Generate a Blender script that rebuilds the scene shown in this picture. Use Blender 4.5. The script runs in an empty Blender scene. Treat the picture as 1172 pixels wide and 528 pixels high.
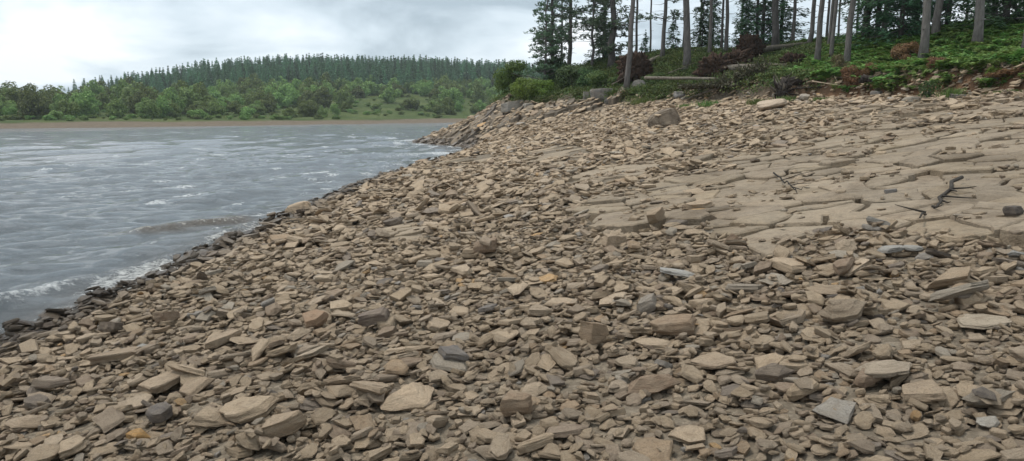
import bpy, bmesh, math, random
import numpy as np
from mathutils import Vector, Matrix, Quaternion
random.seed(7); rng = np.random.default_rng(7)
SC = bpy.context.scene; COL = SC.collection
R = math.radians

# ------------------------------------------------------------------ camera
F_PX, CX, CY, W_PX = 850.0, 586.0, 264.0, 1172.0
EYE = 2.6                                   # metres above the water
PITCH = math.atan(134 / F_PX)               # horizon on row 130 of the photograph
cam = bpy.data.cameras.new('camera'); cam_o = bpy.data.objects.new('camera', cam); COL.objects.link(cam_o)
cam.sensor_width = 36; cam.lens = 36 * F_PX / W_PX; cam.clip_start = 0.05; cam.clip_end = 5000
cam_o.location = (0, 0, EYE); cam_o.rotation_euler = (math.pi / 2 - PITCH, 0, 0)
SC.camera = cam_o

# ------------------------------------------------------------------ world, sun, exposure
SUN_EL, SUN_AZ = R(66), R(-70)               # azimuth from +Y (ahead) towards +X
world = bpy.data.worlds.new('World'); SC.world = world; world.use_nodes = True
nt = world.node_tree; nt.nodes.clear()
def wn(t, **k):
    n = nt.nodes.new(t)
    for a, b in k.items(): setattr(n, a, b)
    return n
wo = wn('ShaderNodeOutputWorld'); bg = wn('ShaderNodeBackground'); bg.inputs[1].default_value = 0.1
sky = wn('ShaderNodeTexSky', sky_type='NISHITA'); sky.sun_disc = False
sky.sun_elevation = SUN_EL; sky.sun_rotation = SUN_AZ; sky.air_density = 1.0; sky.dust_density = 2.0
tc = wn('ShaderNodeTexCoord'); sp = wn('ShaderNodeSeparateXYZ'); nt.links.new(tc.outputs['Generated'], sp.inputs[0])
mx = wn('ShaderNodeMath', operation='MAXIMUM'); nt.links.new(sp.outputs[2], mx.inputs[0]); mx.inputs[1].default_value = 0.0
ad = wn('ShaderNodeMath', operation='ADD'); nt.links.new(mx.outputs[0], ad.inputs[0]); ad.inputs[1].default_value = 0.22
dx_ = wn('ShaderNodeMath', operation='DIVIDE'); dy_ = wn('ShaderNodeMath', operation='DIVIDE')
nt.links.new(sp.outputs[0], dx_.inputs[0]); nt.links.new(ad.outputs[0], dx_.inputs[1])
nt.links.new(sp.outputs[1], dy_.inputs[0]); nt.links.new(ad.outputs[0], dy_.inputs[1])
cb = wn('ShaderNodeCombineXYZ'); nt.links.new(dx_.outputs[0], cb.inputs[0]); nt.links.new(dy_.outputs[0], cb.inputs[1])
cb.inputs[2].default_value = 3.7
n1 = wn('ShaderNodeTexNoise'); n1.inputs['Scale'].default_value = 1.0; n1.inputs['Detail'].default_value = 6; n1.inputs['Roughness'].default_value = 0.52
n1.inputs['Distortion'].default_value = 0.35
nt.links.new(cb.outputs[0], n1.inputs['Vector'])
cr = wn('ShaderNodeValToRGB'); nt.links.new(n1.outputs['Fac'], cr.inputs[0])
el = cr.color_ramp.elements
el[0].position = 0.40; el[0].color = (3.7, 4.5, 5.1, 1)
el[1].position = 0.60; el[1].color = (8.5, 8.9, 9.2, 1)
e = el.new(0.475); e.color = (5.7, 6.6, 7.25, 1)
e = el.new(0.55); e.color = (7.3, 8.05, 8.6, 1)
mixc = wn('ShaderNodeMix', data_type='RGBA'); mixc.inputs[0].default_value = 0.93
nt.links.new(sky.outputs[0], mixc.inputs[6]); nt.links.new(cr.outputs[0], mixc.inputs[7])
nt.links.new(mixc.outputs[2], bg.inputs[0]); nt.links.new(bg.outputs[0], wo.inputs[0])

sun = bpy.data.lights.new('sun', 'SUN'); sun.energy = 1.5; sun.angle = R(12); sun.color = (1, 0.965, 0.91)
sun_o = bpy.data.objects.new('sun', sun); COL.objects.link(sun_o)
sd = Vector((math.sin(SUN_AZ) * math.cos(SUN_EL), math.cos(SUN_AZ) * math.cos(SUN_EL), math.sin(SUN_EL)))
sun_o.rotation_euler = (-sd).to_track_quat('-Z', 'Y').to_euler(); sun_o.location = (0, 0, 60)
vs = SC.view_settings; vs.view_transform = 'Standard'; vs.look = 'None'; vs.gamma = 1; vs.exposure = 0.44; vs.use_curve_mapping = False
SC.render.engine = 'CYCLES'; SC.cycles.use_denoising = True
SC.cycles.max_bounces = 6; SC.cycles.diffuse_bounces = 3; SC.cycles.transparent_max_bounces = 4

# ------------------------------------------------------------------ helpers
def put(o, label=None, cat=None, group=None, kind=None, **kw):
    if label: o['label'] = label
    if cat: o['category'] = cat
    if group: o['group'] = group
    if kind: o['kind'] = kind
    for k, v in kw.items(): o[k] = v
    return o
def empty(name, loc, rz=0.0):
    o = bpy.data.objects.new(name, None); COL.objects.link(o); o.location = loc; o.rotation_euler = (0, 0, rz)
    o.empty_display_size = 0.2
    return o
def mesh_np(name, V, Fs):
    """Fs: list of (M,k) int arrays"""
    me = bpy.data.meshes.new(name); V = np.asarray(V, np.float32)
    me.vertices.add(len(V)); me.vertices.foreach_set('co', V.ravel())
    Fs = [np.asarray(f, np.int32) for f in (Fs if isinstance(Fs, list) else [Fs]) if len(f)]
    loops = np.concatenate([f.ravel() for f in Fs])
    starts, c = [], 0
    for f in Fs:
        starts.append(c + np.arange(len(f)) * f.shape[1]); c += f.size
    starts = np.concatenate(starts).astype(np.int32)
    me.loops.add(len(loops)); me.loops.foreach_set('vertex_index', loops)
    me.polygons.add(len(starts)); me.polygons.foreach_set('loop_start', starts)
    me.update(calc_edges=True)
    return me
def attr(me, name, vals, typ='FLOAT'):
    a = me.attributes.new(name, typ, 'POINT')
    vals = np.asarray(vals, np.float32 if typ != 'INT' else np.int32)
    a.data.foreach_set({'FLOAT': 'value', 'INT': 'value', 'FLOAT_VECTOR': 'vector'}[typ], vals.ravel())
def obj(name, me, mat=None, parent=None, loc=None):
    o = bpy.data.objects.new(name, me); COL.objects.link(o)
    if mat is not None and not me.materials:
        for m in (mat if isinstance(mat, (list, tuple)) else [mat]): me.materials.append(m)
    if parent: o.parent = parent
    if loc is not None: o.location = loc
    return o
def smooth(me):
    me.polygons.foreach_set('use_smooth', np.ones(len(me.polygons), bool)); return me

def _h(ix, iy, iz, s):
    n = ix * np.uint32(374761393) + iy * np.uint32(668265263)
    if iz is not None: n = n + iz * np.uint32(2147483629)
    n = n + np.uint32((s * 974634541) & 0xFFFFFFFF)
    n = (n ^ (n >> np.uint32(13))) * np.uint32(1274126177)
    n = (n ^ (n >> np.uint32(16))) * np.uint32(2246822519)
    return ((n ^ (n >> np.uint32(15))) & np.uint32(0xFFFFFF)).astype(np.float32) * np.float32(1 / 0xFFFFFF)
def vnoise(x, y, z=None, s=0):
    x = np.asarray(x, float); y = np.asarray(y, float); shp = np.broadcast(x, y).shape
    x = np.atleast_1d(x); y = np.atleast_1d(y)
    def cell(t):
        i = np.floor(t); f = (t - i).astype(np.float32); return i.astype(np.int64).astype(np.uint32), f * f * (3 - 2 * f)
    ix, fx = cell(x); iy, fy = cell(y); o = np.uint32(1)
    def plane(iz):
        a = _h(ix, iy, iz, s); b = _h(ix + o, iy, iz, s); c = _h(ix, iy + o, iz, s); d = _h(ix + o, iy + o, iz, s)
        a = a + (b - a) * fx; c = c + (d - c) * fx; return a + (c - a) * fy
    if z is None: r = plane(None)
    else:
        iz, fz = cell(np.atleast_1d(np.asarray(z, float))); p = plane(iz); r = p + (plane(iz + o) - p) * fz
    return (r * 2 - 1).reshape(shp).astype(float)
def fbm(x, y, z=None, s=0, o=4):
    r, a, f, t = 0, 1.0, 1.0, 0
    for k in range(o):
        r = r + a * vnoise(np.asarray(x) * f, np.asarray(y) * f, None if z is None else np.asarray(z) * f, s + k * 17); t += a
        a *= .5; f *= 2.03
    return r / t
def ss(t):
    t = np.clip(t, 0, 1); return t * t * (3 - 2 * t)
def dist_poly(P, X, Y):
    d = np.full(np.shape(X), 1e9)
    for (ax, ay), (bx, by) in zip(P[:-1], P[1:]):
        ux, uy = bx - ax, by - ay
        t = np.clip(((X - ax) * ux + (Y - ay) * uy) / (ux * ux + uy * uy), 0, 1)
        d = np.minimum(d, np.hypot(X - ax - t * ux, Y - ay - t * uy))
    return d
def inside(P, X, Y):
    r = np.zeros(np.shape(X), bool)
    for (ax, ay), (bx, by) in zip(P, P[1:] + P[:1]):
        if ay == by: continue
        c = ((ay > Y) != (by > Y)) & (X < (bx - ax) * (Y - ay) / (by - ay) + ax)
        r ^= c
    return r

# ------------------------------------------------------------------ terrain
SHORE = [(-6.2, -80), (-5.85, 3), (-5.76, 8), (-5.68, 12.2), (-5.72, 15.2), (-5.63, 19.3), (-5.47, 29.8), (-4.4, 38.6), (-3.2, 50), (-3.0, 56),
         (-4.6, 61), (-7.6, 66), (-8.9, 70), (-8.3, 73), (-5, 78), (2, 86), (14, 95), (40, 110), (160, 150)]
BANK = [(28, -80), (20.5, 0), (18.6, 14), (17, 24.5), (15.6, 29), (13.1, 36), (10.4, 42), (6.6, 50), (2.6, 56), (-0.6, 61), (-1.6, 65),
        (-0.5, 69), (4, 75), (13, 82), (40, 98), (160, 135)]
LAND = SHORE + [(500, 150), (500, -80)]
FOREST = BANK + [(500, 135), (500, -80)]
ZB = 3.25
def terrain(X, Y, rough=True):
    X = np.asarray(X, float); Y = np.asarray(Y, float)
    dS = dist_poly(SHORE, X, Y); dB = dist_poly(BANK, X, Y)
    land = inside(LAND, X, Y); wood = inside(FOREST, X, Y)
    z = np.where(land, ZB * dS / (dS + dB + 1e-6), -0.17 * dS)
    z = np.maximum(z, -3.0)
    right = ss((X - 9) / 4)
    rise = ZB + (0.62 + 0.32 * right) * ss(dB / (.95 - .35 * right)) + 2.85 * ss((dB - .3) / (9.5 + 5.5 * ss((X - 12) / 5))) + 0.02 * np.minimum(dB, 40)
    z = np.where(wood, rise, z)
    if rough:
        amp = np.where(wood, 0.16 * ss(dB / 2), 0.05 * ss(dS / 1.5))
        z = z + amp * fbm(X / 2.3, Y / 2.3, s=3)
        head = ss((Y - 46) / 8) * ss(dS / 1.5) * (~wood)
        z = z + head * 0.28 * fbm(X / 2.6 + Y / 5, Y / 3.4, s=9)
        z = z + np.where(land & ~wood, 0.035 * fbm(X / .55, Y / .55, s=5) * ss(dS / .5), 0)
    return z
def ray(px, py):
    a = (px - CX) / F_PX; b = (py - CY) / F_PX
    return np.array([a, math.cos(PITCH) - b * math.sin(PITCH), -math.sin(PITCH) - b * math.cos(PITCH)])
def hit(px, py, y0=2.0, y1=95.0):
    r = ray(px, py); t = np.linspace(y0, y1, 4000) / r[1]
    z = terrain(r[0] * t, r[1] * t, False); d = EYE + r[2] * t - z
    k = np.where(d < 0)[0]
    if not len(k): return None
    k = k[0]
    return np.array([r[0] * t[k], r[1] * t[k], z[k]])
def at(px, py, Y):
    r = ray(px, py); t = Y / r[1]
    return np.array([r[0] * t, Y, EYE + r[2] * t])
def ground_at(px, Y):
    x = (px - CX) / F_PX * Y * 1.0
    # the pitch makes depth along the axis a little different from Y
    for _ in range(3):
        z = float(terrain(x, Y)); dep = Y * math.cos(PITCH) - (z - EYE) * math.sin(PITCH)
        x = (px - CX) / F_PX * dep
    return Vector((x, Y, float(terrain(x, Y))))
def mpp(p):                                  # metres per photo pixel at a point
    return (p[1] * math.cos(PITCH) - (p[2] - EYE) * math.sin(PITCH)) / F_PX

# ------------------------------------------------------------------ materials
def mat(name):
    m = bpy.data.materials.new(name); m.use_nodes = True; t = m.node_tree
    b = t.nodes['Principled BSDF']
    def node(ty, ins=None, **k):
        n = t.nodes.new(ty)
        for a, v in k.items(): setattr(n, a, v)
        for a, v in (ins or {}).items():
            if hasattr(v, 'is_linked') or isinstance(v, bpy.types.NodeSocket): t.links.new(v, n.inputs[a])
            else: n.inputs[a].default_value = v
        return n
    def ramp(fac, stops):
        n = t.nodes.new('ShaderNodeValToRGB'); t.links.new(fac, n.inputs[0]); e = n.color_ramp.elements
        while len(e) < len(stops): e.new(0.5)
        for q, (p, c) in zip(e, stops): q.position = p; q.color = (*c, 1) if len(c) == 3 else c
        return n.outputs[0]
    def mix(f, a, c, bt='MIX'):
        n = t.nodes.new('ShaderNodeMix'); n.data_type = 'RGBA'; n.blend_type = bt
        for s, v in ((0, f), (6, a), (7, c)):
            if isinstance(v, bpy.types.NodeSocket): t.links.new(v, n.inputs[s])
            else: n.inputs[s].default_value = v if s == 0 else ((*v, 1) if len(v) == 3 else v)
        return n.outputs[2]
    def math_(op, a, c=0.0, cl=False):
        n = t.nodes.new('ShaderNodeMath'); n.operation = op; n.use_clamp = cl
        for i, v in enumerate((a, c)):
            if isinstance(v, bpy.types.NodeSocket): t.links.new(v, n.inputs[i])
            else: n.inputs[i].default_value = v
        return n.outputs[0]
    def link(a, c): t.links.new(a, c)
    return m, t, b, node, ramp, mix, math_, link

def leaf_mat(name, c0, c1, c2, trans=0.25, rough=0.6, var=.5):
    m, t, b, node, ramp, mix, mth, link = mat(name)
    g = node('ShaderNodeNewGeometry'); oi = node('ShaderNodeObjectInfo')
    c = ramp(g.outputs['Random Per Island'], [(0, c0), (.5, c1), (1, c2)])
    hv = node('ShaderNodeHueSaturation', {'Color': c})
    link(mth('ADD', mth('MULTIPLY', oi.outputs['Random'], .06), .47), hv.inputs['Hue'])
    link(mth('ADD', mth('MULTIPLY', oi.outputs['Random'], var), 1 - var / 2), hv.inputs['Value'])
    link(hv.outputs[0], b.inputs['Base Color']); b.inputs['Roughness'].default_value = rough; b.inputs['Specular IOR Level'].default_value = .25
    tr = node('ShaderNodeBsdfTranslucent', {'Color': hv.outputs[0]}); ms = node('ShaderNodeMixShader', {0: trans, 1: b.outputs[0], 2: tr.outputs[0]})
    link(ms.outputs[0], t.nodes['Material Output'].inputs[0])
    return m

def rock_mat(name, slab=False, dust=(0.42, 0.338, 0.245)):
    m, t, b, node, ramp, mix, mth, link = mat(name)
    tcn = node('ShaderNodeTexCoord'); oi = node('ShaderNodeObjectInfo')
    off = node('ShaderNodeVectorMath', {0: tcn.outputs['Object']}, operation='ADD')
    cx = node('ShaderNodeCombineXYZ'); link(mth('MULTIPLY', oi.outputs['Random'], 53.0), cx.inputs[0]); link(mth('MULTIPLY', oi.outputs['Random'], 91.0), cx.inputs[1])
    link(cx.outputs[0], off.inputs[1]); vec = off.outputs[0] if not slab else node('ShaderNodeNewGeometry').outputs['Position']
    tint = node('ShaderNodeAttribute', attribute_type='INSTANCER', attribute_name='tint')
    wet = node('ShaderNodeAttribute', attribute_type='INSTANCER', attribute_name='wet')
    sc = 1.0 if slab else 2.2
    na = node('ShaderNodeTexNoise', {'Vector': vec, 'Scale': 1.3 * sc, 'Detail': 6.0, 'Roughness': .62})
    nb = node('ShaderNodeTexNoise', {'Vector': vec, 'Scale': 9.0 * sc, 'Detail': 5.0, 'Roughness': .7})
    nc = node('ShaderNodeTexNoise', {'Vector': vec, 'Scale': 40.0 * sc, 'Detail': 3.0, 'Roughness': .7})
    nd = node('ShaderNodeTexNoise', {'Vector': node('ShaderNodeMapping', {'Vector': vec, 'Scale': (1.2, 1.2, 2.0 if slab else 7.0)}).outputs[0], 'Scale': 2.0, 'Detail': 6.0, 'Roughness': .7})
    c = tint.outputs['Color']
    c = mix(1.0, c, ramp(nd.outputs['Fac'], [(.34, (.76, .73, .70)), (.48, (1.03, 1.03, 1.03)), (.7, (1.14, 1.14, 1.14))]), 'MULTIPLY')
    c = mix(ramp(na.outputs['Fac'], [(.35, (0, 0, 0)), (.7, (1, 1, 1))]), c, mix(.4, c, dust))
    c = mix(1.0, c, ramp(nb.outputs['Fac'], [(.28, (.70, .69, .68)), (.48, (1.04, 1.04, 1.04)), (.75, (1.2, 1.19, 1.17))]), 'MULTIPLY')
    c = mix(1.0, c, ramp(nc.outputs['Fac'], [(.3, (.84, .84, .84)), (.65, (1.14, 1.14, 1.14))]), 'MULTIPLY')
    if slab:
        ns = node('ShaderNodeTexNoise', {'Vector': vec, 'Scale': .55, 'Detail': 8.0, 'Roughness': .68, 'Distortion': .6}); c = mix(1.0, c, ramp(ns.outputs['Fac'], [(.34, (.66, .635, .60)), (.5, (.98, .98, .98)), (.68, (1.1, 1.09, 1.07))]), 'MULTIPLY')
    c = mix(wet.outputs['Fac'], c, mix(1.0, c, (.30, .30, .31), 'MULTIPLY'))
    link(c, b.inputs['Base Color'])
    link(mth('SUBTRACT', .88, mth('MULTIPLY', wet.outputs['Fac'], .6)), b.inputs['Roughness'])
    b.inputs['Specular IOR Level'].default_value = .35
    bm1 = node('ShaderNodeBump', {'Height': nb.outputs['Fac'], 'Strength': .8, 'Distance': .035 if slab else .03})
    bm2 = node('ShaderNodeBump', {'Height': nc.outputs['Fac'], 'Strength': .6, 'Distance': .014 if slab else .012, 'Normal': bm1.outputs[0]})
    bm3 = node('ShaderNodeBump', {'Height': nd.outputs['Fac'], 'Strength': .7, 'Distance': .04, 'Normal': bm2.outputs[0]})
    link(bm3.outputs[0], b.inputs['Normal'])
    return m
M_STONE = rock_mat('stone'); M_SLAB = rock_mat('bedrock', True, (.29, .243, .182))

def ground_mat():
    m, t, b, node, ramp, mix, mth, link = mat('ground')
    p = node('ShaderNodeNewGeometry').outputs['Position']
    veg = node('ShaderNodeAttribute', attribute_name='veg').outputs['Fac']; soil = node('ShaderNodeAttribute', attribute_name='soil').outputs['Fac']
    wet = node('ShaderNodeAttribute', attribute_name='wet').outputs['Fac']
    n1 = node('ShaderNodeTexNoise', {'Vector': p, 'Scale': 1.1, 'Detail': 7.0, 'Roughness': .65})
    n2 = node('ShaderNodeTexNoise', {'Vector': p, 'Scale': 14.0, 'Detail': 5.0, 'Roughness': .7})
    vo = node('ShaderNodeTexVoronoi', {'Vector': p, 'Scale': 26.0, 'Randomness': 1.0})
    vcol = ramp(node('ShaderNodeSeparateColor', {0: vo.outputs['Color']}).outputs[0], [(0, (.13, .103, .073)), (.5, (.21, .17, .122)), (1, (.30, .245, .18))])
    grit = mix(ramp(n2.outputs['Fac'], [(.35, (0, 0, 0)), (.6, (1, 1, 1))]), (.095, .074, .052), vcol)
    grit = mix(ramp(n1.outputs['Fac'], [(.4, (0, 0, 0)), (.7, (.7, .7, .7))]), grit, (.26, .212, .155))
    grit = mix(wet, grit, mix(1.0, grit, (.3, .3, .3), 'MULTIPLY'))
    moss = mix(n1.outputs['Fac'], mix(n2.outputs['Fac'], (.035, .032, .018), (.06, .075, .025)), (.05, .075, .02))
    red = mix(n2.outputs['Fac'], (.10, .054, .030), (.24, .140, .080))
    c = mix(veg, grit, moss); c = mix(soil, c, red)
    link(c, b.inputs['Base Color']); b.inputs['Roughness'].default_value = .95; b.inputs['Specular IOR Level'].default_value = .2
    h = mth('ADD', mth('MULTIPLY', vo.outputs['Distance'], -.6), n2.outputs['Fac'])
    link(node('ShaderNodeBump', {'Height': h, 'Strength': .8, 'Distance': .03}).outputs[0], b.inputs['Normal'])
    return m

def far_mat():
    m, t, b, node, ramp, mix, mth, link = mat('far_shore')
    p = node('ShaderNodeNewGeometry').outputs['Position']; beach = node('ShaderNodeAttribute', attribute_name='beach').outputs['Fac']
    n1 = node('ShaderNodeTexNoise', {'Vector': p, 'Scale': .09, 'Detail': 6.0, 'Roughness': .65}); n2 = node('ShaderNodeTexNoise', {'Vector': p, 'Scale': .9, 'Detail': 5.0, 'Roughness': .7})
    g = mix(ramp(n1.outputs['Fac'], [(.38, (0, 0, 0)), (.62, (1, 1, 1))]), (.062, .092, .028), (.125, .145, .05))
    g = mix(ramp(n2.outputs['Fac'], [(.4, (0, 0, 0)), (.75, (1, 1, 1))]), g, (.05, .075, .025))
    s = mix(n2.outputs['Fac'], (.11, .085, .06), (.25, .20, .145))
    link(mix(beach, g, s), b.inputs['Base Color']); b.inputs['Roughness'].default_value = 1; b.inputs['Specular IOR Level'].default_value = .1
    link(node('ShaderNodeBump', {'Height': n2.outputs['Fac'], 'Strength': .9, 'Distance': .6}).outputs[0], b.inputs['Normal'])
    return m

def water_mat():
    m, t, b, node, ramp, mix, mth, link = mat('water')
    p = node('ShaderNodeNewGeometry').outputs['Position']
    foam = node('ShaderNodeAttribute', attribute_name='foam').outputs['Fac']; brown = node('ShaderNodeAttribute', attribute_name='brown').outputs['Fac']
    sv = node('ShaderNodeMapping', {'Vector': p, 'Rotation': (0, 0, R(35)), 'Scale': (1, 1.9, 1)}).outputs[0]
    n1 = node('ShaderNodeTexNoise', {'Vector': sv, 'Scale': 2.4, 'Detail': 9.0, 'Roughness': .68, 'Distortion': .3})
    n2 = node('ShaderNodeTexNoise', {'Vector': sv, 'Scale': .34, 'Detail': 4.0, 'Roughness': .6})
    n3 = node('ShaderNodeTexNoise', {'Vector': p, 'Scale': 9.0, 'Detail': 6.0, 'Roughness': .75})
    f = mth('ADD', foam, mth('MULTIPLY', mth('SUBTRACT', n3.outputs['Fac'], .5), 2.3))
    f = ramp(f, [(.40, (0, 0, 0)), (.85, (1, 1, 1))])
    base = mix(n2.outputs['Fac'], (.125, .142, .152), (.165, .182, .192)); base = mix(brown, base, (.115, .085, .055))
    foamc = mix(brown, (.74, .75, .74), (.60, .55, .46))
    link(mix(f, base, foamc), b.inputs['Base Color'])
    rg = node('ShaderNodeMix', data_type='FLOAT'); link(f, rg.inputs[0]); rg.inputs[2].default_value = .05; rg.inputs[3].default_value = .8
    link(rg.outputs[0], b.inputs['Roughness']); b.inputs['IOR'].default_value = 1.33
    b1 = node('ShaderNodeBump', {'Height': n2.outputs['Fac'], 'Strength': .4, 'Distance': .4})
    b2 = node('ShaderNodeBump', {'Height': n1.outputs['Fac'], 'Strength': .9, 'Distance': .2, 'Normal': b1.outputs[0]})
    b3 = node('ShaderNodeBump', {'Height': n3.outputs['Fac'], 'Strength': .6, 'Distance': .03, 'Normal': b2.outputs[0]})
    link(b3.outputs[0], b.inputs['Normal'])
    return m

def bark_mat(name, a, c, scale=3.0):
    m, t, b, node, ramp, mix, mth, link = mat(name)
    tcn = node('ShaderNodeTexCoord'); oi = node('ShaderNodeObjectInfo')
    mp = node('ShaderNodeMapping', {'Vector': tcn.outputs['Object'], 'Scale': (scale * 3, scale * 3, scale * .7)})
    n1 = node('ShaderNodeTexNoise', {'Vector': mp.outputs[0], 'Scale': 1.0, 'Detail': 6.0, 'Roughness': .7})
    c1 = ramp(n1.outputs['Fac'], [(.3, a), (.7, c)])
    hv = node('ShaderNodeHueSaturation', {'Color': c1}); link(mth('ADD', mth('MULTIPLY', oi.outputs['Random'], .5), .75), hv.inputs['Value'])
    link(hv.outputs[0], b.inputs['Base Color']); b.inputs['Roughness'].default_value = .9; b.inputs['Specular IOR Level'].default_value = .2
    link(node('ShaderNodeBump', {'Height': n1.outputs['Fac'], 'Strength': .9, 'Distance': .04}).outputs[0], b.inputs['Normal'])
    return m

M_BARK = bark_mat('pine_bark', (.075, .067, .062), (.20, .18, .165))
M_LOG = bark_mat('dead_log', (.10, .085, .065), (.23, .20, .16)); M_DARKLOG = bark_mat('dark_wood', (.018, .015, .013), (.075, .06, .05))
M_PALE = bark_mat('pale_wood', (.25, .19, .13), (.42, .34, .25)); M_ROOT = bark_mat('root_soil', (.012, .008, .006), (.082, .050, .033), 3.0)
M_PINE = leaf_mat('pine_needles', (0.058, 0.099, 0.058), (0.095, 0.155, 0.083), (0.146, 0.210, 0.109), .15)
M_SPRUCE = leaf_mat('spruce_needles', (0.042, 0.101, 0.047), (0.077, 0.166, 0.077), (0.124, 0.242, 0.101), .15)
M_FARCON = leaf_mat('far_conifer_needles', (0.071, 0.146, 0.080), (0.116, 0.212, 0.107), (0.172, 0.289, 0.133), .15, var=.8)
M_BROAD = leaf_mat('broadleaf', (0.092, 0.141, 0.044), (0.159, 0.225, 0.064), (0.249, 0.329, 0.089), .25, var=.95)
M_GORSE = leaf_mat('bright_shrub_leaf', (0.093, 0.163, 0.031), (0.155, 0.256, 0.047), (0.233, 0.350, 0.066), .3)
M_OLIVE = leaf_mat('olive_shrub_leaf', (0.070, 0.116, 0.028), (0.116, 0.178, 0.039), (0.163, 0.233, 0.053), .3)
M_DKBUSH = leaf_mat('dark_shrub_leaf', (0.050, 0.100, 0.040), (0.086, 0.154, 0.054), (0.126, 0.208, 0.072), .25)
M_FERN = leaf_mat('bracken_leaf', (0.094, 0.168, 0.044), (0.154, 0.256, 0.060), (0.229, 0.344, 0.089), .3)
M_HEATH = leaf_mat('heath_leaf', (0.052, 0.085, 0.026), (0.098, 0.135, 0.038), (0.165, 0.184, 0.056), .25)
M_GRASS = leaf_mat('grass_blade', (0.086, 0.149, 0.043), (0.147, 0.218, 0.062), (0.223, 0.281, 0.094), .3)
M_DEADBR = leaf_mat('dead_bracken', (0.115, 0.057, 0.030), (0.189, 0.095, 0.049), (0.270, 0.149, 0.081), .15)
M_GREYBR = leaf_mat('dying_needles', (0.072, 0.077, 0.042), (0.120, 0.120, 0.067), (0.176, 0.168, 0.104), .15)
M_TANBR = leaf_mat('dry_brush', (0.091, 0.075, 0.036), (0.143, 0.111, 0.052), (0.195, 0.156, 0.085), .15)
M_TWIG = bark_mat('twig', (.03, .025, .02), (.07, .06, .05))

# ------------------------------------------------------------------ ground
def spaced(lo, hi, a, b, step, grow):
    c = list(np.arange(a, b, step)); s = step; x = c[-1]
    while x < hi: s *= grow; x += s; c.append(x)
    s = step; x = c[0]; l = []
    while x > lo: s *= grow; x -= s; l.append(x)
    return np.array(l[::-1] + c)
def grid(xs, ys):
    X, Y = np.meshgrid(xs, ys); nx, ny = len(xs), len(ys)
    i = np.arange((nx - 1) * (ny - 1)); r, c = i // (nx - 1), i % (nx - 1); k = r * nx + c
    return X.ravel(), Y.ravel(), np.stack([k, k + 1, k + nx + 1, k + nx], 1)
gx, gy, gf = grid(spaced(-560, 560, -9, 22, .15, 1.14), spaced(-150, 700, 1, 64, .2, 1.14))
gz = terrain(gx, gy)
me = mesh_np('ground', np.stack([gx, gy, gz], 1), gf); smooth(me)
dB_, dS_ = dist_poly(BANK, gx, gy), dist_poly(SHORE, gx, gy); wd = inside(FOREST, gx, gy)
attr(me, 'veg', np.where(wd, ss((dB_ - .2) / .9), 0) * np.clip(.9 + .4 * fbm(gx, gy, s=4), 0, 1))
attr(me, 'soil', ss((gx - 12) / 2.5) * np.where(wd, 1 - ss((dB_ - .5) / .5), 1 - ss((dB_ - .1) / .5 + .6 * fbm(gx / 1.5, gy / 1.5, s=8))))
attr(me, 'wet', 1 - ss((dS_ - .35 + .3 * fbm(gx * 2, gy * 2, s=2)) / .5))
put(obj('ground', me, ground_mat()), kind='structure')

# ------------------------------------------------------------------ water
wxs = spaced(-560, 160, -14, -3, .06, 1.04); wys = spaced(-80, 560, 4, 28, .07, 1.012)
wx, wy, wf = grid(wxs, wys)
spx = np.gradient(wxs); spy = np.gradient(wys); SPC = np.maximum(*np.meshgrid(spx, spy)).ravel()
wz = np.zeros_like(wx); wr = random.Random(3)
dSw = dist_poly(SHORE, wx, wy); onland = inside(LAND, wx, wy)
calm = np.where(onland, 0, .35 + .65 * ss(dSw / 1.5))
for k in range(16):
    lam = .55 * 1.19 ** k; ang = R(-38 + wr.uniform(-38, 38)); kx, ky = math.cos(ang) * 2 * math.pi / lam, math.sin(ang) * 2 * math.pi / lam
    a = .0115 * lam ** .7
    ph = kx * wx + ky * wy + wr.uniform(0, 6.28) + 1.6 * fbm(wx / (lam * 3), wy / (lam * 3), s=40 + k, o=2)
    s = 1 - 2 * np.abs(np.sin(ph / 2)) ** 1.15 if k % 3 else np.sin(ph)
    wz += a * s * np.clip(1.4 - SPC * 3.2 / lam, 0, 1)
wz *= calm
u_al = wy                                                # along the shore
br = np.zeros_like(wx); brow = np.zeros_like(wx)
def crest(pts):                                          # pixels on the crest -> (y along the shore, offset from the shore)
    q = [(lambda p: p)(np.array([ray(x, y)[0], ray(x, y)[1], 0]) * (-EYE / ray(x, y)[2])) for x, y in pts]
    yy = np.array([p[1] for p in q]); oo = dist_poly(SHORE, np.array([p[0] for p in q]), yy); return yy, oo
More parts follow.
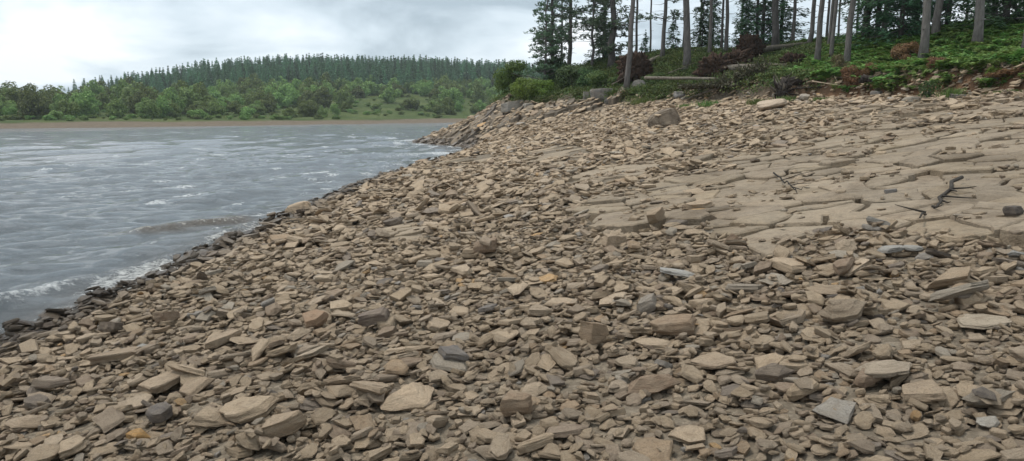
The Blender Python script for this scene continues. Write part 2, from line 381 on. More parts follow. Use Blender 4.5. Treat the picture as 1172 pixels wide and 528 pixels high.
for pts, foamv, amp in (([(-70, 366), (0, 346), (50, 333), (100, 321), (130, 313), (160, 303), (200, 290), (250, 274), (300, 257), (345, 240)], [.5, .7, .8, .6, .15, .1, .35, .65, .45, .25], .10),
                       ([(105, 269), (150, 266), (185, 260), (215, 255), (262, 250), (300, 244)], [.1, .8, .25, .55, .75, .25], .11),
                       ([(0, 308), (25, 306), (60, 303), (90, 300)], [0, 0, 0, 0], .06), ([(40, 268), (70, 264), (110, 261)], [0, .05, 0], .06), ([(270, 207), (300, 205), (330, 204)], [0, .5, 0], .09), ([(60, 195), (100, 190), (140, 186)], [0, .2, 0], .08)):
    yy, oo = crest(pts); o2 = np.interp(wy, yy, oo) + .10 * fbm(wy / .7, wy * 0 + amp, s=60)
    d = dSw - o2; wd_ = 1 + .03 * np.maximum(yy.mean() - 12, 0)
    prof = np.where(d > 0, np.exp(-(d / (.30 * wd_)) ** 2), np.exp(-(d / (.14 * wd_)) ** 2))
    w = ss((wy - yy[0]) / .8) * ss((yy[-1] - wy) / .8) * (~onland)
    wz += amp * prof * w * (.8 + .35 * fbm(wy / .8, wy * 0, s=61)) * (1 + .25 * fbm(wx * 5, wy * 5, s=62))
    fo = np.interp(wy, yy, foamv)
    br = np.maximum(br, w * np.where(d > 0, np.exp(-(d / (.12 * wd_)) ** 2), np.exp(-(d / (.24 * wd_)) ** 2)) * fo * (.8 + .6 * fbm(wx * 2, wy * 2, s=63)))
    brow = np.maximum(brow, w * np.exp(-(d / (.5 * wd_)) ** 2) * (.9 if amp > .1 else 0))
fs_ = np.clip(wy / 30, .8, 3.2)
streak = fbm((wx * .82 - wy * .57) / .75, (wx * .57 + wy * .82) / 1.5, s=70, o=5)
clus = fbm(wx / 9, wy / 12, s=73, o=3)
caps = ss((streak - .31 + .08 * ss((wy - 16) / 10) - .30 * clus) / .25) * .64 * np.where(wy > 10, 1, ss((wy - 5) / 5))
near = np.exp(-(dSw / .42) ** 2) * (.65 + .45 * ss((17 - wy) / 6) + .75 * fbm(wx / .5, wy / .8, s=75)) * ss(1.1 - np.abs(wy - 12) / 60)
bay = ss((wy - 36) / 14) * ss((9 - dSw) / 8) * .30
patchy = np.exp(-(dSw / 2.6) ** 2) * ss((fbm(wx / .9, wy / 1.4, s=77) - .08) / .4) * .62
foam = np.where(onland, np.exp(-(dSw / .3) ** 2) * .75, np.maximum.reduce([br, caps, near, patchy, np.clip(streak + .2, 0, 1) * .0 + bay * ss((streak + .15) / .3) * 2.2]))
foam = foam * np.clip(1.25 - wy / 260, .25, 1)
brow = np.maximum(brow * .9, np.exp(-(dSw / .9) ** 2) * .55)
me = mesh_np('water', np.stack([wx, wy, wz], 1), wf); smooth(me); attr(me, 'foam', foam); attr(me, 'brown', brow)
put(obj('water', me, water_mat()), kind='structure')

# ------------------------------------------------------------------ far shore
FSH = [(-900, -20), (-500, 40), (-260, 88), (-150, 112), (-88, 129), (-71.7, 141), (-55, 165), (-40, 184), (-14, 215), (30, 262), (110, 330), (260, 420), (700, 600)]
FLAND = FSH + [(700, 2000), (-2500, 2000), (-2500, -20)]
def far_z(X, Y):
    d = dist_poly(FSH, X, Y); ins = inside(FLAND, X, Y)
    u = (X + 88) * .652 + (Y - 129) * .758
    A = np.interp(u, [-300, -60, 20, 86, 180, 260, 340, 480, 700], [1, 0.0, .0, 4.5, 14.5, 17.5, 16, 9, 3])
    z = .62 * ss(d / 8) + .25 * ss((d - 7) / 2) + .018 * np.minimum(d, 200) + 1.12 * A * np.clip((d - 8) / 165, 0, 1) ** .9 + .7 * fbm(X / 28, Y / 28, s=21) * ss((d - 10) / 40)
    z = z - 12 * ss((d - 260) / 200)
    return np.where(ins, z, -.3 * d), d, ins, u
fx, fy, ff = grid(spaced(-620, 560, -190, 60, 2.2, 1.12), spaced(20, 700, 95, 330, 2.2, 1.12))
fz, fd, fi, fu = far_z(fx, fy)
me = mesh_np('hill', np.stack([fx, fy, np.maximum(fz, -2.2)], 1), ff); smooth(me)
attr(me, 'beach', 1 - ss((fd - 7.5 + 2.5 * fbm(fx / 9, fy / 9, s=22)) / 1.5))
put(obj('hill', me, far_mat()), kind='structure')

# ------------------------------------------------------------------ bedrock slabs
def clip_cell(p, pts, lim):
    poly = [(p[0] - lim, p[1] - lim), (p[0] + lim, p[1] - lim), (p[0] + lim, p[1] + lim), (p[0] - lim, p[1] + lim)]
    for q in pts:
        nx, ny = q[0] - p[0], q[1] - p[1]; mxx, myy = (q[0] + p[0]) / 2, (q[1] + p[1]) / 2
        out = []
        for a, b in zip(poly, poly[1:] + poly[:1]):
            da = (a[0] - mxx) * nx + (a[1] - myy) * ny; db = (b[0] - mxx) * nx + (b[1] - myy) * ny
            if da <= 0: out.append(a)
            if da * db < 0:
                t = da / (da - db); out.append((a[0] + t * (b[0] - a[0]), a[1] + t * (b[1] - a[1])))
        poly = out
        if len(poly) < 3: return []
    return poly
ROCKS = []                                   # (zone polygon, seeds, heights) kept for the stones that rest on top
def rock_zone(parent, zone, cell, axis, stretch, big, boff, coff, gap, tilt, tints, lift, mtl, warp=.5, seed=1, limit=300, tone=1.0):
    r = random.Random(seed); ca, sa = math.cos(axis), math.sin(axis)
    xs_, ys_ = [p[0] for p in zone], [p[1] for p in zone]
    T = lambda x, y: ((x * ca + y * sa) / stretch, -x * sa + y * ca)
    TI = lambda u, v: (u * stretch * ca - v * sa, u * stretch * sa + v * ca)
    cs = [T(x, y) for x in (min(xs_) - 2, max(xs_) + 2) for y in (min(ys_) - 2, max(ys_) + 2)]
    u0, u1, v0, v1 = min(c[0] for c in cs), max(c[0] for c in cs), min(c[1] for c in cs), max(c[1] for c in cs)
    seeds = []
    for _ in range(int((u1 - u0) * (v1 - v0) / cell ** 2 * 3)):
        q = (r.uniform(u0, u1), r.uniform(v0, v1)); dm = cell * (.30 + .95 * r.random() ** 1.6)
        if all((q[0] - z_[0]) ** 2 + (q[1] - z_[1]) ** 2 > dm * dm for z_ in seeds): seeds.append(q)
    sw = np.array([TI(*s) for s in seeds]); keep = inside(zone, sw[:, 0], sw[:, 1])
    su = np.array(seeds); n = 0; hs = []; wsd = []
    for i in np.where(keep)[0]:
        if n >= limit: break
        d2 = ((su - su[i]) ** 2).sum(1); nb = np.argsort(d2)[1:24]
        poly = clip_cell(seeds[i], [seeds[j] for j in nb], cell * 1.6)
        if len(poly) < 3: continue
        poly = [TI(*q) for q in poly]
        cx_, cy_ = np.mean([q[0] for q in poly]), np.mean([q[1] for q in poly])
        ring = []
        for a, b in zip(poly, poly[1:] + poly[:1]):
            L = math.hypot(b[0] - a[0], b[1] - a[1]); k = max(1, int(L / (cell * .17)))
            for s_ in range(k): ring.append((a[0] + (b[0] - a[0]) * s_ / k, a[1] + (b[1] - a[1]) * s_ / k))
        ring = np.array(ring)
        w1 = fbm(ring[:, 0] / cell * 1.3, ring[:, 1] / cell * 1.3, s=seed + 11, o=4); w2 = fbm(ring[:, 0] / cell * 1.3 + 40, ring[:, 1] / cell * 1.3, s=seed + 12, o=4)
        ring = ring + np.stack([w1, w2], 1) * cell * warp
        g = gap * (r.random() ** 5 * 3.2 + .10)
        cen = np.array([cx_, cy_]); dv = ring - cen; dl = np.linalg.norm(dv, axis=1)
        ring = cen + dv * np.clip(1 - g / dl, .3, 1)[:, None]
        base = terrain(ring[:, 0], ring[:, 1], False)
        lump = vnoise(np.array([cx_ / big]), np.array([cy_ / big]), s=seed + 30)[0]
        lump = round(lump * 2.5) / 2.5
        off = lift + lump * boff + r.gauss(0, coff); ta, tm = r.uniform(0, 6.28), abs(r.gauss(0, tilt))
        z = base + off + ((ring - cen) @ np.array([math.cos(ta), math.sin(ta)])) * tm
        z = z + fbm(ring[:, 0] / .35, ring[:, 1] / .35, s=seed + 5) * .012
        m = len(ring); ch = min(.02, cell * .03)
        inner = cen + (ring - cen) * np.clip(1 - (ch * 1.3) / dl, .5, 1)[:, None]
        mid = cen + (ring - cen) * .5
        zc = float(terrain(cx_, cy_, False)) + off
        zm = terrain(mid[:, 0], mid[:, 1], False) + off + ((mid - cen) @ np.array([math.cos(ta), math.sin(ta)])) * tm + fbm(mid[:, 0] / .3, mid[:, 1] / .3, s=seed + 6) * .018 + .004
        V = np.concatenate([np.c_[ring * 1.0, z - .42 - boff], np.c_[ring, z - ch], np.c_[inner, z], np.c_[mid, zm], [[cx_, cy_, zc + .006]]])
        V = V - np.array([cx_, cy_, zc])
        ii = np.arange(m); jj = (ii + 1) % m
        q = np.concatenate([np.stack([ii + o, jj + o, jj + o + m, ii + o + m], 1) for o in (0, m, 2 * m)])
        tcap = np.stack([ii + 3 * m, jj + 3 * m, np.full(m, 4 * m)], 1)
        me = mesh_np('rock_slab', V, [q, tcap]); smooth(me); me.set_sharp_from_angle(angle=R(32))
        o = obj('rock_slab', me, mtl, parent, (cx_, cy_, zc))
        t = np.array(r.choice(tints)) * np.array([1.06, .95, .845]) * r.uniform(.86, 1.08) * tone; o['tint'] = [float(c) for c in t]; o['wet'] = 0.0
        hs.append(zc - float(terrain(cx_, cy_, False))); wsd.append((cx_, cy_)); n += 1
    ROCKS.append((zone, np.array(wsd), np.array(hs)))
    return n
def zone_px(pts):
    return [tuple(hit(*p)[:2]) for p in pts]
TAN = [(.275, .235, .18), (.285, .245, .19), (.26, .225, .175), (.27, .23, .17), (.25, .215, .165)]
bed = empty('bedrock', (0, 0, 0)); put(bed, kind='structure')
zmain = zone_px([(1171, 292), (1100, 276), (1040, 268), (930, 266), (880, 290), (835, 270), (770, 262), (720, 272), (675, 262), (660, 240), (690, 222), (730, 214), (760, 202), (830, 192), (870, 178), (930, 160), (1000, 150), (1100, 142), (1171, 134)])
zmain = zmain + [(12.5, 14), (9.5, 7), (6.5, 5.2)]
nb_ = rock_zone(bed, zmain, .70, R(40), 1.05, 2.1, .055, .020, .026, .04, TAN, .05, M_SLAB, warp=.16, seed=3, limit=292, tone=.86)
for k, (zp, cl) in enumerate([([(505, 200), (470, 208), (500, 186), (560, 176), (572, 184)], .9), ([(590, 186), (640, 192), (690, 180), (660, 168), (610, 172)], .9), ([(425, 275), (480, 278), (492, 262), (440, 260)], .45),
                              ([(640, 215), (720, 212), (770, 186), (690, 188)], .8)]):
    rock_zone(bed, zone_px(zp), cl, R(15), 1.5, 2, .03, .015, .014, .03, TAN, .05, M_SLAB, warp=.2, seed=20 + k, limit=10)
gob = bpy.data.objects['ground'].data; co = np.empty(len(gob.vertices) * 3, np.float32); gob.vertices.foreach_get('co', co); co = co.reshape(-1, 3)
zmask = inside(zmain, co[:, 0], co[:, 1]); co[zmask, 2] -= .22 * ss(dist_poly(zmain + zmain[:1], co[zmask, 0], co[zmask, 1]) / .35); gob.vertices.foreach_set('co', co.ravel()); gob.update()
shelf = empty('rock_shelf', (0, 0, 0)); put(shelf, kind='structure')
zup = zone_px([(1171, 133), (1100, 141), (1000, 149), (930, 159), (870, 177), (830, 190), (765, 200), (735, 188), (760, 166), (810, 152), (880, 137), (940, 126), (1010, 119), (1100, 113), (1171, 109)])
nu_ = rock_zone(shelf, zup, .85, R(20), 1.15, 1.8, .09, .030, .03, .05, TAN, .05, M_SLAB, warp=.2, seed=31, limit=290, tone=.88)
ledge = empty('rock_ledge', (0, 0, 0)); put(ledge, kind='structure')
GREY = [(.17, .15, .125), (.21, .185, .15), (.24, .205, .16), (.135, .125, .115), (.19, .165, .135)]
zh = [(-5.2, 62.5), (-2.6, 58.5), (1.2, 53.5), (5.5, 48), (8.2, 46), (8.4, 48.2), (5.5, 51.8), (2.2, 56.2), (-.4, 60.6), (-1.6, 64.6), (-3.5, 66.5), (-6.5, 67.5)]
rock_zone(ledge, zh, 1.05, R(60), 1.7, 2.4, .30, .16, .07, .16, GREY, .22, M_SLAB, seed=9, warp=.35, tone=.72)

# ------------------------------------------------------------------ stone shapes
def stone_mesh(i, detail):
    r = random.Random(100 + i); bm = bmesh.new()
    n = r.randint(4, 8); asp = r.uniform(.55, .95); kind = r.random()
    rot = r.uniform(0, 6.28); pts = []
    ang = sorted((k + r.uniform(-.33, .33)) / n * 6.283 for k in range(n))
    lx, ly = r.uniform(-.12, .12), r.uniform(-.12, .12)
    for a in ang:
        rr = r.uniform(.66, 1.12); x, y = rr * math.cos(a), rr * math.sin(a) * asp
        zt = .5 + r.uniform(-.10, .10); zb = -.5 + r.uniform(-.1, .2)
        k1, k2 = r.uniform(.80, 1.0), r.uniform(.72, 1.0)
        if kind < .18: k1 *= r.uniform(.25, .6)          # peaked block
        pts.append((x * k1 + lx, y * k1 + ly, zt * (1 if kind > .3 else r.uniform(.6, 1.2)))); pts.append((x, y, r.uniform(-.28, .12))); pts.append((x * k2, y * k2, zb))
    for p in pts: bm.verts.new(p)
    bmesh.ops.convex_hull(bm, input=bm.verts)
    bmesh.ops.delete(bm, geom=[v for v in bm.verts if not v.link_faces], context='VERTS')
    bmesh.ops.dissolve_limit(bm, angle_limit=R(9), verts=bm.verts, edges=bm.edges)
    bmesh.ops.bevel(bm, geom=list(bm.edges), offset=.016, segments=1, affect='EDGES', clamp_overlap=True)
    bmesh.ops.triangulate(bm, faces=bm.faces)
    if detail:
        bmesh.ops.subdivide_edges(bm, edges=[e for e in bm.edges if e.calc_length() > .2], cuts=3, use_grid_fill=True)
        bmesh.ops.triangulate(bm, faces=bm.faces)
    V = np.array([v.co for v in bm.verts])
    if detail:
        d = fbm(V[:, 0] * 2.6, V[:, 1] * 2.6, V[:, 2] * 2.2 + i * 7, s=i, o=5)
        st = fbm(V[:, 0] * .8, V[:, 1] * .8, V[:, 2] * 7 + i * 3, s=i + 50, o=2)
        rad = np.linalg.norm(V[:, :2], axis=1, keepdims=True) + 1e-6
        th = np.arctan2(V[:, 1], V[:, 0]); V[:, :2] *= (1 + .12 * fbm(np.cos(th) * 1.6 + i * 3, np.sin(th) * 1.6, s=i + 70, o=3))[:, None]
        V[:, 2] += .085 * d; V[:, :2] += V[:, :2] / rad * (.07 * d + .085 * st)[:, None]
    mn, mxv = V.min(0), V.max(0); V = (V - (mn + mxv) / 2) / (mxv - mn)
    for v, c in zip(bm.verts, V): v.co = c
    bmesh.ops.recalc_face_normals(bm, faces=bm.faces)
    me = bpy.data.meshes.new('stone'); bm.to_mesh(me); bm.free()
    smooth(me); me.set_sharp_from_angle(angle=R(26)); me.materials.append(M_STONE)
    me['asp'] = asp
    return me
LOW = [stone_mesh(i, False) for i in range(24)]; HI = [stone_mesh(i + 40, True) for i in range(54)]

# ------------------------------------------------------------------ stones dropped one by one on a height map
class HMap:
    def __init__(s, x0, x1, y0, y1, res):
        s.x0, s.y0, s.res = x0, y0, res
        xs = np.arange(x0, x1, res); ys = np.arange(y0, y1, res); X, Y = np.meshgrid(xs, ys)
        s.H = terrain(X, Y)
        for zone, sd_, hs in ROCKS:
            if len(sd_) == 0: continue
            zx, zy = [p[0] for p in zone], [p[1] for p in zone]
            b = (X > min(zx)) & (X < max(zx)) & (Y > min(zy)) & (Y < max(zy)); ii = np.argwhere(b)
            if not len(ii): continue
            px, py = X[b], Y[b]; k = inside(zone, px, py); ii = ii[k]; px, py = px[k], py[k]
            top = np.empty(len(px))
            for c in range(0, len(px), 20000):
                sl = slice(c, c + 20000); j = ((px[sl, None] - sd_[None, :, 0]) ** 2 + (py[sl, None] - sd_[None, :, 1]) ** 2).argmin(1); top[sl] = hs[j]
            s.H[ii[:, 0], ii[:, 1]] = np.maximum(s.H[ii[:, 0], ii[:, 1]], terrain(px, py, False) + top)
        s.tmpl = {}
    def drop(s, x, y, L, Wd, T, yaw, tx, ty, sink):
        k = max(1, int(math.ceil(L * .5 / s.res)))
        if k not in s.tmpl:
            a = np.arange(-k, k + 1) * s.res; s.tmpl[k] = np.meshgrid(a, a)
        i, j = int(round((y - s.y0) / s.res)), int(round((x - s.x0) / s.res))
        if i - k < 0 or j - k < 0 or i + k >= s.H.shape[0] or j + k >= s.H.shape[1]: return None
        DX, DY = s.tmpl[k]; P = s.H[i - k:i + k + 1, j - k:j + k + 1]; c, sn = math.cos(yaw), math.sin(yaw)
        U = DX * c + DY * sn; V = DY * c - DX * sn
        E = (U / (.46 * L)) ** 2 + (V / (.46 * Wd)) ** 2; m = E < 1
        h = P[m]; n = len(h)
        if n < 1: return None
        mean = h.mean(); u, v = U[m], V[m]
        if n >= 4:
            su = float((u * (h - mean)).sum() / ((u * u).sum() + 1e-9)); sv = float((v * (h - mean)).sum() / ((v * v).sum() + 1e-9))
            su = max(-.42, min(.42, su * .85)); sv = max(-.42, min(.42, sv * .85))
        else: su = sv = 0.0
        su += tx; sv += ty
        res = h - mean - su * u - sv * v
        z0 = mean + (.9 * float(res.std()) if n > 2 else 0) - sink * T
        P[m] = np.maximum(h, z0 + su * u + sv * v + T * (1 - .3 * E[m]))
        nx, ny = -(su * c - sv * sn), -(su * sn + sv * c)
        return (x, y, z0 + T / 2, nx, ny)

NEARMAP = HMap(-7.5, 20, 1.2, 18.5, .02); FARMAP = HMap(-12, 24, 17, 82, .06)
PAL = np.array([(.29, .245, .185), (.27, .23, .175), (.255, .215, .16), (.235, .205, .165), (.30, .26, .205), (.21, .18, .145), (.19, .155, .12), (.155, .14, .125), (.225, .215, .19), (.24, .19, .135), (.20, .205, .205), (.32, .225, .12), (.10, .095, .092)])
PW = np.array([.20, .19, .16, .11, .09, .075, .06, .022, .03, .03, .008, .005, .004]); PW /= PW.sum()
stones = []                                  # x y L W T yaw tx ty key tint wet special
bands = [(1.6, 5, .060), (5, 8, .072), (8, 12, .080), (12, 18, .092), (18, 28, .125), (28, 48, .17), (48, 80, .23)]
recs = []
for y0, y1, m in bands:
    xa, xb = (-6.6, .82 * y1 + 3.0) if y1 <= 48 else (-11, 14)
    xb = min(xb, 19); N = int((xb - xa) * (y1 - y0) * 1.0 / m ** 2)
    x = rng.uniform(xa, xb, N); y = rng.uniform(y0, y1, N)
    ok = (x < .82 * y + 3.0) & (x > -.95 * y - 2)
    L = m * (1 + rng.pareto(2.8 if y1 <= 12 else 2.4, N)) * 1.0; cap = (.26 if y1 <= 5 else .32) if y1 <= 12 else (.5 if y1 <= 48 else .95); L = np.where(L > cap, rng.uniform(m, cap, N), L)
    dS = dist_poly(SHORE, x, y); land = inside(LAND, x, y); wood = inside(FOREST, x, y); dB = dist_poly(BANK, x, y)
    ok &= np.where(land, True, dS < .25 + .3 * rng.random(N)) & ~(wood & (dB > .8))
    rk = np.zeros(N, bool); up_ = inside(zup, x, y)
    for zone, sd_, hs in ROCKS[:-1]: rk |= inside(zone, x, y)
    pat = fbm(x / 1.1, y / 1.1, s=90)
    ok &= ~rk | (rng.random(N) < np.where(up_, np.clip((pat + .30) * 2.0, .15, 1.2), np.clip((pat - .04) * 1.6, .025, .75) * (1 - .35 * ss((x - 3.2) / 2))) * .6)
    hd = inside(ROCKS[-1][0], x, y); ok &= ~hd | (rng.random(N) < .35)
    wetv = np.where(land, 1 - ss((dS + .02 - .30 * fbm(x * 1.3, y * 1.3, s=2) - .006 * y) / .8), 1.0)
    wetv = wetv * np.where(y > 48, .85, 1)
    ti = PAL[rng.choice(len(PAL), N, p=PW)] * np.array([1.53, 1.345, 1.18]) * rng.uniform(.86, 1.12, (N, 1))
    if y0 >= 48: ti = ti * np.where((dS < 9)[:, None], .92, 1)
    key = rng.random(N) + np.clip(.25 * np.log(L / m), 0, .5)
    Wd = L * rng.uniform(.5, .95, N); T = np.minimum(L, .25) * (.11 + .25 * rng.random(N) ** 1.6) + .04 * np.maximum(L - .25, 0)
    pebble = L < 1.15 * m; T = np.where(pebble, L * rng.uniform(.22, .6, N), T)
    tx, ty = rng.normal(0, .10, N), rng.normal(0, .10, N); edge = rng.random(N) < .035
    tx = np.where(edge, rng.normal(0, .5, N), tx); yaw = rng.uniform(0, 6.283, N)
    for q in np.where(ok)[0]:
        recs.append((key[q], x[q], y[q], L[q], Wd[q], T[q], yaw[q], tx[q], ty[q], tuple(ti[q]), wetv[q], None))

# the stones one can pick out in the photograph: pixel, width px, width/thickness ratios, tint, yaw, label
TA, PA, BR, DK, BL, GY, OR = (.26, .22, .17), (.31, .265, .205), (.19, .15, .115), (.095, .088, .082), (.25, .275, .29), (.20, .19, .17), (.40, .26, .11)
SPECIAL = [
 (760, 147, 36, .75, .66, (.078, .068, .056), .0, 'boulder', 'big angular grey-brown boulder standing alone high on the shore'),
 (340, 247, 29, .8, .55, TA, .2, 'boulder', 'rounded tan boulder beside the waterline dark wet stones'),
 (556, 297, 30, .8, .62, BR, .4, 'stone', 'dark brown peaked stone standing up in the middle of the rubble'),
 (482, 191, 15, .8, .5, BR, 0, 'stone', 'brown stone at the water edge just before the headland bay'),
 (450, 262, 22, .5, .4, DK, .1, 'stone', 'dark elongated stone beside a smooth sandy patch of bedrock'),
 (887, 128, 34, .7, .3, (.29, .26, .22), 0, 'slab', 'pale flat slab lying below the dark root stump on the bank'),
 (921, 117, 12, .7, .6, (.25, .25, .24), 0, 'stone', 'small pale grey stone at the bank foot near the dead brown brush'),
 (1020, 229, 17, .55, .35, (.13, .14, .155), .5, 'stone', 'dark slate-blue stone lying alone on the smooth bedrock'),
 (1163, 259, 26, .6, .5, (.07, .068, .07), 0, 'stone', 'black block at the right picture edge on the bedrock border'),
 (779, 323, 42, .62, .16, BL, -.2, 'slab', 'pale blue-grey flat slab in the middle of the brown rubble'),
 (704, 287, 29, .75, .7, TA, .3, 'stone', 'tan triangular stone rising beside the lower edge of the bedrock'),
 (751, 265, 21, .7, .8, TA, 0, 'stone', 'squarish upright tan stone at the lower edge of the bedrock'),
 (804, 246, 32, .6, .3, TA, .5, 'slab', 'tilted tan slab resting on the bedrock edge above the rubble'),
 (774, 265, 27, .6, .35, DK, 0, 'stone', 'dark wedge stone beside the squarish upright stone'),
 (838, 283, 19, .8, .7, BR, 0, 'stone', 'small brown cube-like stone beside a smooth bedrock sheet'),
 (905, 316, 42, .8, .30, PA, .9, 'slab', 'pale upright-leaning slab below the cracked bedrock'),
 (1020, 299, 30, .6, .3, BL, .1, 'stone', 'blue-grey stone, the larger of two side by side below the bedrock'),
 (1046, 296, 23, .6, .25, BL, 0, 'stone', 'blue-grey stone, the smaller of two side by side below the bedrock'),
 (1076, 301, 29, .4, .25, DK, .1, 'stone', 'thin black stone next to the two blue-grey stones'),
 (1006, 274, 26, .6, .3, (.22, .235, .24), 0, 'stone', 'bluish stone lying right against the lower edge of the bedrock'),
 (970, 320, 29, .7, .5, BR, .2, 'stone', 'dark brown block right of the pale leaning slab'),
 (1166, 309, 24, .7, .35, BL, 0, 'stone', 'blue-grey stone cut by the right picture edge'),
 (971, 378, 52, .75, .58, (.20, .175, .14), .3, 'stone', 'large angular dark tan block, tallest stone of the right foreground'),
 (1108, 358, 64, .6, .24, (.22, .215, .195), .05, 'slab', 'long grey slab with a rough edge at the right, above the flat pale slab'),
 (1131, 381, 60, .7, .10, (.27, .25, .21), .1, 'slab', 'broad thin flat slab below the long grey slab at the right'),
 (1091, 337, 50, .55, .30, (.24, .20, .15), .05, 'slab', 'thick brown-sided slab just above the long grey slab'),
 (954, 347, 50, .6, .22, TA, .2, 'slab', 'tan slab directly behind the tallest angular block'),
 (996, 447, 37, .6, .42, BR, 0, 'stone', 'brown loaf-shaped stone over a dark gap in the right foreground'),
 (962, 489, 47, .7, .16, (.235, .24, .235), .1, 'slab', 'grey flat slab with a bluish cast near the bottom right'),
 (1018, 446, 52, .9, .25, (.28, .255, .215), .7, 'slab', 'pale star-shaped slab right of the brown loaf-shaped stone'),
 (1060, 470, 50, .6, .28, TA, .1, 'slab', 'tan oblong slab right of the pale star-shaped slab'),
 (889, 439, 46, .6, .40, (.135, .12, .105), 0, 'stone', 'dark brown rounded block half under its neighbours in the right foreground'),
 (1134, 492, 24, .7, .25, (.30, .315, .31), .3, 'stone', 'small pale bluish stone near the bottom right corner'),
 (741, 362, 28, .8, .65, (.20, .195, .185), .5, 'stone', 'grey faceted stone above the brown block in the centre right'),
 (773, 387, 52, .6, .42, (.22, .175, .13), .1, 'stone', 'wide brown block in the centre right of the rubble'),
 (752, 405, 38, .8, .22, PA, .3, 'slab', 'pale slab just below the wide brown block'),
 (680, 407, 32, .8, .85, (.24, .195, .145), .2, 'stone', 'pyramid-shaped brown stone pointing up in the foreground'),
 (818, 429, 52, .8, .18, TA, .2, 'slab', 'broad tan slab between the pale slab and the dark rounded block'),
 (591, 487, 36, .8, .8, (.22, .175, .13), 0, 'stone', 'tall brown block near the bottom middle'),
 (649, 508, 50, .35, .18, (.20, .17, .14), -.1, 'slab', 'long thin slab over a black gap at the bottom middle'),
 (642, 350, 40, .6, .14, PA, .05, 'slab', 'pale thin slab in the middle of the rubble left of the blue-grey slab'),
 (750, 455, 62, .5, .36, (.21, .165, .125), .05, 'slab', 'long reddish brown stone lying across the foreground'),
 (855, 343, 44, .6, .22, GY, .1, 'slab', 'grey-tan slab above the centre-right brown blocks'),
 (790, 514, 42, .8, .16, PA, .2, 'slab', 'pale flat slab at the bottom edge right of the middle'),
 (361, 381, 27, .8, .65, (.25, .185, .135), .4, 'stone', 'reddish brown cube-like stone in the left middle rubble'),
 (427, 383, 36, .7, .5, (.145, .128, .118), .2, 'stone', 'dark purplish brown block right of the reddish cube-like stone'),
 (466, 423, 57, .55, .15, PA, .35, 'slab', 'long pale slab slanting down to the left in the foreground'),
 (468, 473, 64, .7, .24, PA, -.3, 'slab', 'large pale wedge slab in the left centre foreground'),
 (425, 471, 50, .7, .18, TA, .6, 'slab', 'tan slab leaning on the large pale wedge slab'),
 (324, 511, 48, .8, .55, TA, .2, 'stone', 'tan-topped block with a dark front face at the bottom edge'),
 (352, 421, 44, .6, .2, (.27, .245, .20), .05, 'slab', 'flat pale slab below the reddish cube-like stone'),
 (519, 431, 36, .5, .32, (.125, .128, .135), -.1, 'stone', 'dark slate stone right of the long pale slanting slab'),
 (507, 395, 40, .4, .2, (.20, .175, .145), .8, 'slab', 'brown slab tilted on edge above the dark slate stone'),
 (558, 400, 26, .7, .45, PA, .2, 'stone', 'pale squarish stone right of the slab tilted on edge'),
 (389, 457, 42, .6, .25, TA, .4, 'slab', 'tan slab left of the large pale wedge slab'),
 (558, 360, 23, .5, .3, (.14, .14, .145), 0, 'stone', 'small dark grey flat stone above the pale squarish stone'),
 (24, 494, 44, .75, .3, TA, .1, 'slab', 'tan slab near the bottom left corner'),
 (124, 388, 22, .9, .75, (.10, .088, .075), .2, 'stone', 'dark cube-like stone close to the white foam at the left'),
 (130, 422, 58, .35, .2, (.22, .185, .145), .45, 'slab', 'long narrow slab propped over a dark hollow at the left'),
 (182, 456, 62, .5, .2, (.265, .225, .175), .15, 'slab', 'wide tan slab in the left foreground'),
 (157, 511, 26, .7, .55, OR, .1, 'stone', 'orange stone at the bottom left'),
 (180, 493, 30, .8, .65, (.11, .108, .11), 0, 'stone', 'charcoal grey stone beside the orange stone'),
 (236, 499, 48, .7, .28, (.28, .24, .185), .6, 'slab', 'pale tan slab right of the charcoal grey stone'),
 (282, 492, 64, .7, .26, (.27, .23, .175), .1, 'slab', 'biggest tan slab of the bottom left foreground'),
 (128, 487, 36, .7, .4, TA, .2, 'stone', 'tan block left of the charcoal grey stone'),
 (56, 453, 44, .45, .28, (.17, .15, .13), .1, 'slab', 'dark-edged flat slab at the left edge of the foreground'),
 (40, 468, 30, .7, .45, (.12, .11, .10), 0, 'stone', 'dark block just below the dark-edged flat slab'),
 (222, 457, 37, .8, .25, TA, .3, 'slab', 'tan slab right of the wide tan slab in the left foreground'),
 (253, 402, 42, .4, .28, TA, .45, 'slab', 'narrow tan slab slanting down left, above the left foreground slabs'),
 (190, 375, 26, .7, .5, BR, .1, 'stone', 'brown stone above the long narrow propped slab'),
 (162, 401, 15, .8, .5, (.22, .24, .25), 0, 'stone', 'small bluish stone right of the dark cube-like stone'),
]
for k, (px, py, w, wr_, tr_, tint, yaw, nm, lab) in enumerate(SPECIAL):
    p = hit(px, py)
    L = w * mpp(p) * 1.06; Wd = L * max(wr_, .45); T = L * tr_
    T *= .85
    if tr_ < .35: Wd *= 1.25
    recs.append((1.05 + .004 * k + (0 if p[1] < 18 else .1), p[0], p[1] + Wd * .28, L, Wd, T, yaw, random.gauss(0, .05), random.gauss(0, .05), tint, 0.0, (nm, lab)))
recs.sort(key=lambda r: r[0])
placed = []
for rc in recs:
    key, x, y, L, Wd, T, yaw, tx, ty, tint, wet, spc = rc
    g = (NEARMAP if y < 17.6 else FARMAP).drop(x, y, L, Wd, T, yaw, tx, ty, .18 if spc is None else .15)
    if g is None: continue
    placed.append((g, L, Wd, T, yaw, tint, wet, spc))
def rotm(nx, ny, yaw):
    n = Vector((nx, ny, 1)).normalized()
    q = Vector((0, 0, 1)).rotation_difference(n)
    return q @ Quaternion((0, 0, 1), yaw)
score = np.array([(pl[1] * .6 + pl[3] * .4) / max(pl[0][1], 2) * (1 if abs(pl[0][0]) < .66 * pl[0][1] and pl[0][1] > 3.0 else 0) for pl in placed])
